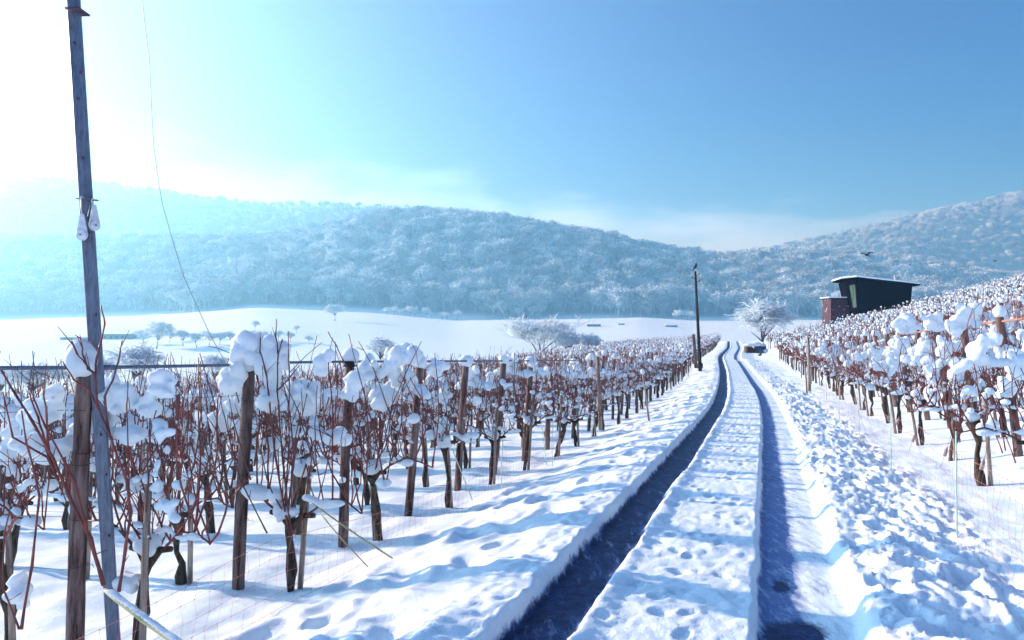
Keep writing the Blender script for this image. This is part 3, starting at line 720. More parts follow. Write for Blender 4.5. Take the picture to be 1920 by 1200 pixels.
for r_, d0 in enumerate(left_rows[:30]):                    # posts inside the rows
    for t_ in (5.3, 10.6, 15.9):
        p = Vector((K * d0 - 4.36 + shift(d0), d0, 0)) - RD * t_
        if p.x / p.y < -.8: break
        z = gz(p.x, p.y); place_post((p.x, p.y, z), (p.x + g.uniform(-.05, .05), p.y, z + 1.8), 'plain post standing inside a vine row, deep in the left vineyard', thin[r_ % 3], caps_[r_ % 5], None, 'posts inside the vine rows')
rl = {0: 'tall dark leaning post carrying the right end of the orange rail', 1: 'grey leaning end post under a big snow lump, second from the right edge', 2: 'leaning end post third from the right edge beneath the orange rail', 3: 'leaning end post fourth from the right edge, at the far end of the orange rail'}
rail_pts = []
for i in range(34):
    d0 = 9.25 + 1.71 * i; x = K * d0 + 3.3 + shift(d0) * .6; z = gz(x, d0)
    ln = .24 if i < 10 else .12
    tp = Vector((x - ln, d0, z + (1.83 if i < 10 else g.uniform(1.6, 1.9))))
    place_post((x, d0, z), tp, rl.get(i, 'leaning snow-capped end post of a farther row right of the road'), shafts[i % 5] if i < 8 else thin[i % 3], caps_[i % 5] if i not in (1,) else capL[0], tiesets[i % 3] if i < 6 else None)
    if i < 5: rail_pts.append(tp)
for r_, d0 in enumerate(right_rows[:40]):
    for t_ in (5.6, 11.2, 16.8):
        p = Vector((K * d0 + 2.5 + shift(d0) * .6, d0, 0)) + RD * t_
        if p.y < 3 or p.x / p.y > .78 or (66 < p.y < 78 and 22 < p.x < 38.5): continue
        z = gz(p.x, p.y); place_post((p.x, p.y, z), (p.x - .05, p.y, z + g.uniform(1.75, 2.05)), 'snow-capped post standing inside a vine row on the right slope', thin[r_ % 3], caps_[r_ % 5], None, 'posts inside the vine rows')
def stick(name, a, b, r, m_, label, cat, group=None, cap=0):
    mb = MB(); a = Vector(a); b = Vector(b); mb.tube([a - a, (b - a) * .5 + Vector((.004, 0, .003)), b - a], [r * 1.05, r, r * .93], 10)
    if not cap:
        o = mb.build(name, m_); o.location = a; return tag(o, label, cat, group)
    e = empty(name, a, label, cat, group); mb.build('shaft', m_, e); c = mesh_obj('snow_cap', caps_[cap % 5], e); c.location = b - a; c.scale = (.6, .6, .7); return e
stick('wooden_stake', P(1518, 733, 20.5), P(1515, 632, 20.5), .045, M['stake'], 'tall pale squared stake in front of the right vine rows', 'stake')
stick('wooden_stake', P(1513, 738, 19.7), P(1510, 690, 19.7), .022, M['stake'], 'thin short stake beside the tall pale stake on the right', 'stake')
stick('wooden_stake', P(1126, 806, 15.3), P(1120, 668, 15.3), .04, M['stake'], 'tall wooden stake with pointed snow lump, left of road beyond the crossbar', 'stake', cap=2)
stick('wooden_stake', P(1217, 789, 17.0), P(1205, 700, 17.0), .022, M['stake'], 'thin leaning stake at the left road verge', 'stake', cap=1)
stick('wooden_post', P(1305, 690, 44), P(1300, 627, 44), .10, M['post'], 'weathered post with snow cap just left of the utility pole', 'post', 'wooden end posts of the vine rows', cap=3)

# ------------------------------------------------------------------ metal pole, crossbar, pulleys, wire
pole_b = P(218, 1215, 4.47); pole_b.z = gz(pole_b.x, pole_b.y) - .1
pole_top = P(139, 0, 4.47); dirp = (pole_top - P(218, 1200, 4.47)); pole_t = pole_top + dirp.normalized() * 1.1
e = empty('metal_pole', pole_b, 'tall grey square metal pole leaning beside the first wooden post', 'pole')
def sq_tube(mb, a, b, w, yaw=0.35, n=2, bev=.008):
    a = Vector(a); b = Vector(b); t = (b - a).normalized(); u = Vector((math.cos(yaw), math.sin(yaw), 0)); u = (u - t * u.dot(t)).normalized(); v_ = t.cross(u)
    prof = []
    for sx, sy in ((1, 1), (-1, 1), (-1, -1), (1, -1)):
        for k_ in range(3):
            an = math.atan2(sy, sx) - math.pi / 4 + k_ * math.pi / 4
            prof.append(((w - bev) * sx + bev * math.cos(an), (w - bev) * sy + bev * math.sin(an)))
    m_ = len(prof); vs = []
    for i in range(n): vs += [tuple(a + (b - a) * (i / (n - 1)) + u * p[0] + v_ * p[1]) for p in prof]
    fs = [(i * m_ + j, i * m_ + (j + 1) % m_, (i + 1) * m_ + (j + 1) % m_, (i + 1) * m_ + j) for i in range(n - 1) for j in range(m_)]
    fs += [tuple(range(m_))[::-1], tuple((n - 1) * m_ + j for j in range(m_))]; mb.add(vs, fs)
mb = MB(); sq_tube(mb, (0, 0, 0), pole_t - pole_b, .037, .45, 12); mb.build('shaft', M['steel'], e, smooth=False)
mb = MB(); tdir = (pole_t - pole_b).normalized()
for yy, dx_ in ((17, 0), (80, -5), (135, 4), (185, -4), (296, -3), (425, 2), (590, 3), (815, -3), (890, 3), (1005, 0)):
    f = (1200 - yy) / 1200; px_ = 217 - 78 * f + dx_; c = P(px_, yy, 4.42) - pole_b
    mb.ico(c, (.006, .012, .012), 1)
mb.build('rust_spots', M['rust'], e)
mb = MB(); c = P(140, 18, 4.41) - pole_b; mb.box((c.x - .043, c.y - .03, c.z - .006), (c.x + .043, c.y + .09, c.z + .006)); mb.build('band', M['rust'], e)
mb = MB(); c = P(156, 372, 4.40) - pole_b; mb.box((c.x - .044, c.y - .01, c.z - .004), (c.x + .044, c.y + .09, c.z + .004)); mb.build('band', M['steel'], e)
def pulley(hook, centre, yaw, label):
    e = empty('pulley', hook, label, 'pulley', 'pulleys hanging from the metal pole')
    h = Vector(centre) - Vector(hook)
    mb = MB(); mb.tube([(0, 0, 0), (h.x * .3, h.y * .3 - .004, h.z * .35), (h.x * .8, h.y * .8, h.z + .115)], .0035, 6); mb.tube([(.0, .03, .01), (0, 0, .012), (.004, -.012, -.002), (0, -.008, -.012)], .004, 6); mb.build('cord', M['pulley'], e)
    R = Matrix.Rotation(yaw, 4, 'Z')
    def disc(r, y0, y1, cx=0, cz=0, sx=1.0):
        mb = MB(); n = 28; vs = []
        for yy, rr in ((y0, r * .94), (y0 + (y1 - y0) * .2, r), (y0 + (y1 - y0) * .8, r), (y1, r * .94)):
            vs += [(cx + rr * sx * math.cos(2 * math.pi * i / n), yy, cz + rr * math.sin(2 * math.pi * i / n)) for i in range(n)]
        fs = [(k * n + i, k * n + (i + 1) % n, (k + 1) * n + (i + 1) % n, (k + 1) * n + i) for k in range(3) for i in range(n)] + [tuple(range(n)), tuple(3 * n + i for i in range(n))[::-1]]
        vs = [tuple(R @ Vector(q) + h) for q in vs]; mb.add(vs, fs); return mb
    def teardrop(r, hh, y0, y1):
        prof = [(r * math.cos(a), r * math.sin(a)) for a in [math.radians(20 - 220 * i / 18) for i in range(19)]]
        prof += [(-.014, hh), (-.008, hh + .012), (.008, hh + .012), (.014, hh)]
        n = len(prof); mb = MB(); vs = [(p[0], y0, p[1]) for p in prof] + [(p[0], y1, p[1]) for p in prof]
        fs = [(i, (i + 1) % n, n + (i + 1) % n, n + i) for i in range(n)] + [tuple(range(n)), tuple(n + i for i in range(n))[::-1]]
        mb.add([tuple(R @ Vector(q) + h) for q in vs], fs); return mb
    teardrop(.037, .115, -.014, -.006).build('side_plate', M['pulley'], e, smooth=False)
    teardrop(.040, .115, .010, .018).build('side_plate', M['steel'], e, smooth=False)
    w = disc(.032, -.005, .010).build('wheel', M['core'], e, smooth=False)
    disc(.031, -.023, -.0145, sx=1).build('cover', M['pulley'], e, smooth=False)
    disc(.006, -.028, -.0235, 0, -.002).build('bolt', M['core'], e, smooth=False)
pulley(P(152, 372, 4.36), P(156, 440, 4.36), -.1, 'pale round pulley facing the road, on the front of the metal pole')
pulley(P(173, 376, 4.40), P(175, 422, 4.40), 1.15, 'pulley seen edge-on, hanging at the right side of the metal pole')

e = empty('crossbar', P(0, 690, 4.05), 'long thin grey metal pipe lying along the tops of the left end posts', 'pipe')
o0 = e.location
def pt(px, py, d): return P(px, py, d) - o0
mb = MB(); mb.tube([pt(-260, 691, 3.43), pt(0, 690, 4.05), pt(195, 689, 4.60), pt(460, 684, 5.94)], .0125, 10); mb.build('pipe', M['steel'], e)
mb = MB(); mb.tube([pt(452, 681, 5.9), pt(655, 678, 7.3), pt(875, 677, 10.0), pt(1080, 676, 16.3)], .0125, 10); mb.build('pipe', M['steel'], e)
mb = MB(); mb.tube([pt(190, 689, 4.57), pt(216, 689, 4.66)], .0175, 12); mb.build('sleeve', M['steel'], e)
wp = [(255, -60), (267, 0), (272, 50), (280, 110), (284, 200), (288, 270), (297, 340), (305, 385), (325, 455), (345, 520), (372, 580), (395, 630), (424, 682)]
mb = MB(); o0 = P(424, 682, 5.85); mb.tube([P(a, b_, 5.0 + .85 * (i / 12)) - o0 for i, (a, b_) in enumerate(wp)], .0032, 5); o = mb.build('hanging_wire', M['gwire']); o.location = o0
tag(o, 'thin loose wire hanging in a curve from above down to the crossbar', 'wire')
# bracket on the third post
mb = MB(); c = P(656, 679, 7.2); mb.box((-.045, -.03, -.03), (.045, .03, .012)); mb.box((-.055, -.04, -.045), (.055, .04, -.03)); mb.tube([(.0, 0, -.03), (.02, 0, -.12), (.01, 0, -.2)], .02, 6)
o = mb.build('bracket', M['black'], smooth=False); o.location = c; tag(o, 'dark metal bracket clamping the crossbar to the third end post', 'bracket')
mb = MB(); rail_pts = [rail_pts[0] + (rail_pts[0] - rail_pts[1]) * .45] + rail_pts; o0 = rail_pts[0].copy()
mb.tube([p - o0 + Vector((.0, -.05, -.06)) for p in rail_pts], .016, 8); o = mb.build('wooden_rail', M['rail']); o.location = o0; tag(o, 'thin orange-brown rail joining the tops of the nearest right end posts', 'rail')

# trellis wires along the nearest rows
for r_, d0 in list(enumerate(left_rows[:9])):
    x0 = K * d0 - 4.36; ln = 9; mb = MB(); o0 = Vector((x0, d0, gz(x0, d0)))
    for h in (.62, .95, 1.3, 1.62):
        pts = []
        for k in range(0, 10):
            p = Vector((x0, d0, 0)) - RD * (k * ln / 9); pts.append(Vector((p.x, p.y, gz(p.x, p.y) + h)) - o0)
        mb.tube(pts, .0016, 4)
    o = mb.build('trellis_wires', M['wire']); o.location = o0
    tag(o, f'thin dark trellis wires strung along the {ordw[r_]} vine row left of the road', 'wires', 'trellis wires of the vine rows')
for r_, d0 in list(enumerate([9.25 + 1.71 * i for i in range(5)])):
    x0 = K * d0 + 3.3; mb = MB(); o0 = Vector((x0, d0, gz(x0, d0)))
    for h in (.62, .95, 1.3, 1.62):
        pts = []
        for k in range(0, 8):
            p = Vector((x0 - (.1 * h if k == 0 else 0), d0, 0)) + RD * (k * .9); pts.append(Vector((p.x, p.y, gz(p.x, p.y) + h)) - o0)
        mb.tube(pts, .0016, 4)
    o = mb.build('trellis_wires', M['wire']); o.location = o0
    tag(o, f'thin dark trellis wires behind the {ordw[r_]} leaning end post from the right edge', 'wires', 'trellis wires of the vine rows')

# ------------------------------------------------------------------ net fences
def net_fence(s_, d0, d1, hgt, nh, label, posts, post_h, seed, lean=0.0, sag=.03):
    g = random.Random(seed); o0 = Vector((K * d0 + s_, d0, gz(K * d0 + s_, d0)))
    e = empty('net_fence', o0, label, 'fence'); mb = MB(); step = .115; n = int((d1 - d0) * 1.061 / step)
    def pos(i, j):
        d = d0 + i * step / 1.061; a = i * .35 + j
        w = .012 * math.sin(a * 1.7 + j * 2.1) + .02 * math.sin(i * .11 + seed)
        h = .01 + hgt * j / nh * (1 - sag * 2.2 * abs(math.sin(i * .085 + seed)) )
        x = K * d + s_ + w + lean * h
        return Vector((x, d + .01 * math.sin(i * 1.3 + j), ZG[i] + h)) - o0
    ds = np.array([d0 + i * step / 1.061 for i in range(n + 1)]); ZG = H(K * ds + s_, ds)
    grid = [[pos(i, j) for j in range(nh + 1)] for i in range(n + 1)]
    for j in range(nh + 1): mb.tube([grid[i][j] for i in range(n + 1)], .0016 if j in (0, nh) else .0012, 3, cap=False)
    for i in range(n + 1):
        mb.tube(grid[i], .0009, 3, cap=False)
        if i < 90:
            for j in range(nh + 1): mb.ico(grid[i][j], .0036, 1)
    mb.build('net', M['net'], e)
    for d in posts:
        x = K * d + s_; z = gz(x, d); mb = MB(); b = Vector((x, d, z - .1)) - o0
        mb.tube([b, b + Vector((g.uniform(-.02, .02), 0, post_h * .6)), b + Vector((-.015 + g.uniform(-.03, .03), 0, post_h + .1))], .0065, 7); mb.build('rod', M['rod'], e)
    return e
net_fence(1.6, 3.3, 21, .74, 6, 'low pink net fence on green rods between right bank and vines', [5.9, 9.0, 12.1, 15.2, 18.3], .88, 3)
net_fence(-3.55, 3.2, 12.5, .55, 4, 'low sagging pink net fence in front of the left end posts', [9.6, 11.9], .7, 8, .1, .12)
def cane_stick(a, b, r, label, snow=True):
    e = empty('bamboo_cane', a, label, 'stick'); mb = MB(); a = Vector(a); v_ = Vector(b) - a
    mb.tube([v_ * (i / 6) + Vector((0, 0, -.012 * math.sin(i / 6 * math.pi))) for i in range(7)], [r * (1.15 if i % 2 else 1) for i in range(7)], 8); mb.build('cane', M['bamboo'], e)
    if snow:
        el = [(tuple(v_ * (k / 14) + Vector((0, 0, r + .006))), (.04, .011, .005 + .006 * math.sin(k * 1.3) ** 2), (0, 0, 0)) for k in range(1, 14)]
        el = [((c[0] + v_.x * o_, c[1] + v_.y * o_, c[2] + v_.z * o_), r_, t_) for c, r_, t_ in el for o_ in (0, .024, .048)]; me = lumps('snow_ridge', el, .008, .004, 5, 3); mesh_obj('snow_ridge', me, e)
cane_stick(P(196, 1106, 4.15), P(352, 1222, 3.75), .011, 'thick pale-yellow cane slanting down across the bottom left')
cane_stick(P(568, 930, 6.4), P(736, 1047, 6.0), .007, 'thin yellow cane slanting down between third post and verge', False)
cane_stick(P(600, 962, 6.35), P(690, 1063, 6.1), .005, 'shorter thin yellow cane fallen just below the longer one', False)
mb = MB(); o0 = P(1025, 872, 8.6); o0.z = gz(o0.x, o0.y)
def rod(px0, py0, px1, py1, d, label):
    a = P(px1, py1, d); b = P(px0, py0, d); mb = MB(); mb.tube([Vector((0, 0, 0)), b - a], .006, 6); o = mb.build('support_rod', M['rod']); o.location = a; tag(o, label, 'rod', 'pale green support rods')
rod(848, 842, 886, 938, 8.4, 'slanting pale green rod leaning at the foot of the fifth end post')
rod(1016, 800, 1025, 872, 11.0, 'slanting pale green rod by the eighth end post')
rod(1116, 772, 1108, 820, 13.4, 'pale green rod beside the tall stake beyond the crossbar')
# anchor weights hanging at the right vines
for px_, py_, d, top, lb in ((1842, 872, 7.8, (1862, 800), 'grey hanging weight at the nearest gnarled right vine'), (1773, 848, 9.2, (1790, 795), 'brownish hanging weight at the second gnarled right vine'), (1713, 822, 10.6, (1728, 780), 'brownish hanging weight at the third right vine'), (1683, 790, 12.0, (1696, 755), 'small brown hanging weight at the fourth right vine')):
    a = P(top[0], top[1], d); c = P(px_, py_, d); e = empty('hanging_weight', c, lb, 'weight', 'anchor weights under the right vines')
    ax = (a - c).normalized(); mb = MB(); mb.tube([ax * -.055, ax * -.048, ax * .035, ax * .05, ax * .07], [.014, .021, .021, .012, .009], 12); mb.build('body', M['weight'], e)
    mb = MB(); mb.tube([ax * .06, a - c], .0022, 5); mb.tube([ax * -.05, ax * -.2], .002, 5); mb.build('cord', M['wire'], e)

# ------------------------------------------------------------------ trees
def tree_segs(seed, h, spread, levels=4, droop=.15, split=(3, 5), trunk_r=.16, trunk_h=.28):
    g = random.Random(seed); segs = []
    def grow(p, d, ln, r, lv):
        n = 4 if lv > 1 else 3; pts = [Vector(p)]; dd = Vector(d)
        for i in range(n):
            dd = (dd + Vector((g.uniform(-.22, .22), g.uniform(-.22, .22), g.uniform(-.12, .16) - (droop if lv >= levels - 1 else 0)))).normalized()
            pts.append(pts[-1] + dd * ln / n)
        segs.append((lv, pts, [r * (1 - .5 * i / n) for i in range(n + 1)]))
        if lv >= levels: return
        for c in range(g.randint(*split) + (2 if lv == 0 else 0)):
            f = g.uniform(.35, 1.0) if lv else g.uniform(.75, 1.0); j = min(n - 1, int(f * n)); q = pts[j].lerp(pts[j + 1], f * n - j)
            a = g.uniform(0, 6.283); out = Vector((math.cos(a), math.sin(a), 0)); up = g.uniform(.2, 1.5) if lv < 2 else g.uniform(-.2, .9)
            nd = (dd * .55 + out * spread * g.uniform(.6, 1.2) + Vector((0, 0, up * .6))).normalized()
            grow(q, nd, ln * g.uniform(.62, .85) * (1.15 if lv == 0 else 1), r * .55, lv + 1)
    grow((0, 0, -.02 * h), (g.uniform(-.06, .06), g.uniform(-.06, .06), 1), h * trunk_h, trunk_r, 0)
    mz = max(max(p.z for s in segs for p in s[1]), h * .35); k = h / mz
    return [(lv, [p * k for p in pts], r) for lv, pts, r in segs]
def tree_parts(seed, h, spread=.8, levels=4, split=(3, 5), twig=.022, **kw):
    segs = tree_segs(seed, h, spread, levels, split=split, **kw); a = MB(); b = MB(); g = random.Random(seed + 5)
    for lv, pts, r in segs:
        if lv <= 1: a.tube(pts, [max(q, .03) for q in r], 6)
        elif lv < levels - 1: b.tube(pts, [max(q * .7, twig * 1.3) for q in r], 4, cap=False)
        else:
            b.tube(pts, [twig, twig * 1.1, twig * .9] + [twig * .6] * (len(pts) - 3), 3, cap=False)
    return a.mesh('trunk', M['frost_bark']), b.mesh('crown', M['frost_twig'])
def plant_tree(px_, d, h, seed, label, spread=.8, levels=4, split=(3, 5), twig=.03, group=None, parts=None, py=None, name='frosted_tree', cat='tree', sx=1.0, **kw):
    x = (px_ - 960) / F * d; z = gz(x, d) if py is None else -(py - HZ) / F * d
    e = empty(name, (x, d, z), label, cat, group); tr, cr = parts or tree_parts(seed, h, spread, levels, split, twig, **kw)
    mesh_obj('trunk', tr, e); mesh_obj('crown', cr, e); e.scale = (sx, sx, 1); e.rotation_euler.z = seed * 1.7; return tr, cr
plant_tree(1003, 92, 7.2, 11, 'round white frosted tree behind the left vine rows, in front of the sunlit field', .75, 5, (4, 5), .028, py=690, trunk_h=.13, sx=1.6, droop=.02)
plant_tree(1424, 66, 5.6, 12, 'frosted tree right of the road bend, beside the woodpile', .85, 5, (4, 5), .024, py=668, trunk_h=.16, sx=1.1)
bush = [tree_parts(60 + i, 1.0, .8, 4, (5, 6), .010, trunk_h=.16, trunk_r=.03) for i in range(3)]
def plant_bush(px_, d, h, w, i, py, label, group='frosted bushes below the left vineyard'):
    x = (px_ - 960) / F * d; e = empty('frosted_bush', (x, d, -(py - HZ) / F * d), label, 'bush', group)
    mesh_obj('stems', bush[i % 3][0], e); mesh_obj('twigs', bush[i % 3][1], e); e.scale = (w, w, h); e.rotation_euler.z = i * 1.3
plant_bush(1068, 88, 3.2, 2.8, 0, 672, 'low bluish frosted bush just right of the round tree')
plant_bush(1105, 88, 3.0, 3.0, 1, 668, 'low bluish frosted bush second to the right of the round tree')
plant_bush(245, 38, 3.0, 3.0, 1, 742, 'large frosted bush behind the crossbar right of the metal pole')
plant_bush(190, 40, 2.4, 2.4, 2, 745, 'frosted bush directly behind the metal pole')
plant_bush(60, 36, 2.0, 2.6, 0, 752, 'broad frosted bush behind the crossbar at the left frame edge')
plant_bush(0, 37, 1.7, 2.2, 2, 748, 'low frosted bush at the far left frame edge')
plant_bush(405, 60, 3.1, 3.2, 2, 730, 'frosted bush behind the large double snow heap')
plant_bush(715, 75, 3.6, 2.8, 0, 690, 'frosted bush behind the third end post')
plant_bush(440, 62, 2.2, 2.6, 1, 725, 'smaller frosted bush beside the one behind the snow heap')
# orchard in the valley
orch = [tree_parts(80 + i, 6.0, .9, 4, (4, 6), .075, trunk_h=.3, trunk_r=.2) for i in range(4)]
def ground_d(px_, py_, lo=160, hi=785):
    dd = np.linspace(lo, hi, 900); yy_ = HZ - H((px_ - 960) / F * dd, dd) / dd * F
    return float(dd[np.argmin(np.abs(yy_ - py_))])
for i, (px_, py_, hp_) in enumerate([(293, 654, 58), (343, 649, 32), (369, 652, 34), (392, 647, 26), (412, 646, 27), (432, 645, 26), (452, 645, 25), (472, 644, 27), (498, 642, 24), (522, 640, 22), (385, 637, 20), (340, 637, 20), (628, 602, 36), (478, 620, 20), (556, 624, 16), (268, 646, 30), (318, 641, 22), (545, 641, 20), (580, 645, 20)]):
    lb = {0: 'tallest frosted orchard tree standing before the twin-roofed barn', 1: 'small frosted orchard tree second from the barn', 2: 'small frosted orchard tree third from the barn', 12: 'lone frosted tree on the shaded valley slope'}.get(i, 'small frosted fruit tree in the misty orchard row of the valley')
    d = ground_d(px_, py_); s_ = hp_ * d / F / 6.0
    x = (px_ - 960) / F * d; e = empty('orchard_tree', (x, d, gz(x, d)), lb, 'tree', 'frosted orchard trees in the valley')
    mesh_obj('trunk', orch[i % 4][0], e); mesh_obj('crown', orch[i % 4][1], e); e.scale = (s_ * .9, s_ * .9, s_); e.rotation_euler.z = i * 1.1
rr = random.Random(77)
for i in range(14):                                         # frosted trees along the wood's foot
    px_ = 722 + i * 15 + rr.uniform(-5, 5) if i < 10 else 1180 + i * 9; d = 770 + rr.uniform(-25, 5); x = (px_ - 960) / F * d
    e = empty('woodland_edge_tree', (x, d, gz(x, d) - .5), 'small frosted tree at the foot of the wooded hill', 'tree', "frosted trees along the wood's foot")
    mesh_obj('trunk', orch[i % 4][0], e); mesh_obj('crown', orch[i % 4][1], e); s_ = rr.uniform(1.3, 2.2); e.scale = (s_, s_, s_); e.rotation_euler.z = i

# far forest: one object, points instanced with geometry nodes
fcol = bpy.data.collections.new('forest_kinds')
def forest_kind(i):
    g = random.Random(500 + i); mb = MB(); segs = tree_segs(500 + i, 16, .62, 3, split=(5, 7), trunk_h=.32, trunk_r=.3, droop=.05)
    for lv, pts, r in segs:
        if lv == 0: mb.tube(pts, r, 4, 0)
        else: mb.tube(pts, [max(q, .16) for q in r], 3, 0, cap=False)
        if lv >= 2:
            for p in pts[1:]:
                for _ in range(2):
                    c = p + Vector((g.uniform(-.9, .9), g.uniform(-.9, .9), g.uniform(-.5, .7)))
                    s_ = g.uniform(.28, .75); q = [c + Vector((g.uniform(-1, 1), g.uniform(-1, 1), g.uniform(-.7, .9))) * s_ for _ in range(4)]
                    mb.add([tuple(a_) for a_ in q], [(0, 1, 2), (0, 2, 3), (0, 3, 1)], 0)
    o = bpy.data.objects.new(f'kind_{i}', mb.mesh('forest_tree', M['forest_twig'], smooth=False)); fcol.objects.link(o)
def conifer_kind(i):
    g = random.Random(600 + i); mb = MB(); h = 22
    mb.tube([(0, 0, 0), (0, 0, h)], [.3, .05], 5)
    for k in range(14):
        z0 = 2.5 + k * 1.42; r = (h - z0) * .17 + .3; n = 9
        vs = [(0, 0, z0 + 1.7)]; 
        for j in range(n * 2):
            rr_ = r * (g.uniform(.85, 1.15) if j % 2 == 0 else .5); a = math.pi * j / n; vs.append((rr_ * math.cos(a), rr_ * math.sin(a), z0 - (.5 if j % 2 == 0 else 0)))
        mb.add(vs, [(0, 1 + j, 1 + (j + 1) % (2 * n)) for j in range(2 * n)])
    o = bpy.data.objects.new(f'kind_{i}', mb.mesh('forest_conifer', M['conifer'], smooth=False)); fcol.objects.link(o)
for i in range(5): forest_kind(i)
for i in (5, 6): conifer_kind(i)
npg = np.random.default_rng(5)
def scatter(n, ylo, yhi, plo, phi):
    yy = np.sqrt(npg.uniform(ylo ** 2, yhi ** 2, n)); pp = npg.uniform(plo, phi, n); return pp, yy
A = scatter(9500, 775, 1260, -260, 2180); B = scatter(10500, 1300, 2090, -360, 2280)
pp = np.concatenate([A[0], B[0]]); yy = np.concatenate([A[1], B[1]]); xx = (pp - 960) / F * yy
keep = np.ones(len(pp), bool)
keep &= ~((pp > 545) & (pp < 566) & (yy > 1180) & (yy < 1480) & (np.abs(yy - 1330) < 45))
clear = (pp > 1800) & (yy > 1380) & (yy < 1500) & (vn(xx / 60, yy / 40, 71) > .35)           # snowy clearing on the right slope
clear |= (pp > 1500) & (pp < 1590) & (yy > 1420) & (yy < 1450)
keep &= ~clear
keep &= vn(xx / 45, yy / 45, 72) > .12
keep &= yy > 790 + 60 * (vn(xx / 70, yy * 0, 73) - .35)
pp, yy, xx = pp[keep], yy[keep], xx[keep]; zz = H(xx, yy) - .6
con = ((yy > 1850) & (pp < 1200) & (npg.random(len(pp)) < .75)) | (npg.random(len(pp)) < .04) | ((pp > 1550) & (yy > 1350) & (yy < 1420) & (npg.random(len(pp)) < .5))
kid = np.where(con, npg.integers(5, 7, len(pp)), npg.integers(0, 5, len(pp)))
me = bpy.data.meshes.new('forest'); me.vertices.add(len(pp)); me.vertices.foreach_set('co', np.stack([xx, yy, zz], -1).astype(np.float32).ravel())
for nm, ty, arr in (('kid', 'INT', kid.astype(np.int32)), ('sc', 'FLOAT', (npg.uniform(.8, 1.7, len(pp)) ** 1.2 * np.where(yy < 1250, 1.15, .8) * np.where(con, .75, 1)).astype(np.float32)), ('rz', 'FLOAT', npg.uniform(0, 6.28, len(pp)).astype(np.float32))):
    a = me.attributes.new(nm, ty, 'POINT'); a.data.foreach_set('value', arr)
fo = mesh_obj('forest', me); tag(fo, 'frosted white forest covering the hazy hills beyond the valley', 'forest', kind='stuff')
ng = bpy.data.node_groups.new('forest_points', 'GeometryNodeTree'); ng.interface.new_socket('Geometry', in_out='INPUT', socket_type='NodeSocketGeometry'); ng.interface.new_socket('Geometry', in_out='OUTPUT', socket_type='NodeSocketGeometry')
gi = ng.nodes.new('NodeGroupInput'); go = ng.nodes.new('NodeGroupOutput'); iop = ng.nodes.new('GeometryNodeInstanceOnPoints'); ci = ng.nodes.new('GeometryNodeCollectionInfo')
ci.inputs['Collection'].default_value = fcol; ci.inputs['Separate Children'].default_value = True; ci.inputs['Reset Children'].default_value = True
def attr(nm, ty):
    a = ng.nodes.new('GeometryNodeInputNamedAttribute'); a.data_type = ty; a.inputs['Name'].default_value = nm; return a
ai, asc, ar_ = attr('kid', 'INT'), attr('sc', 'FLOAT'), attr('rz', 'FLOAT'); cx = ng.nodes.new('ShaderNodeCombineXYZ')
ng.links.new(gi.outputs[0], iop.inputs['Points']); ng.links.new(ci.outputs[0], iop.inputs['Instance']); iop.inputs['Pick Instance'].default_value = True
ng.links.new(ai.outputs['Attribute'], iop.inputs['Instance Index']); ng.links.new(asc.outputs['Attribute'], iop.inputs['Scale']); ng.links.new(ar_.outputs['Attribute'], cx.inputs[2]); ng.links.new(cx.outputs[0], iop.inputs['Rotation'])
ng.links.new(iop.outputs[0], go.inputs[0]); md = fo.modifiers.new('points', 'NODES'); md.node_group = ng

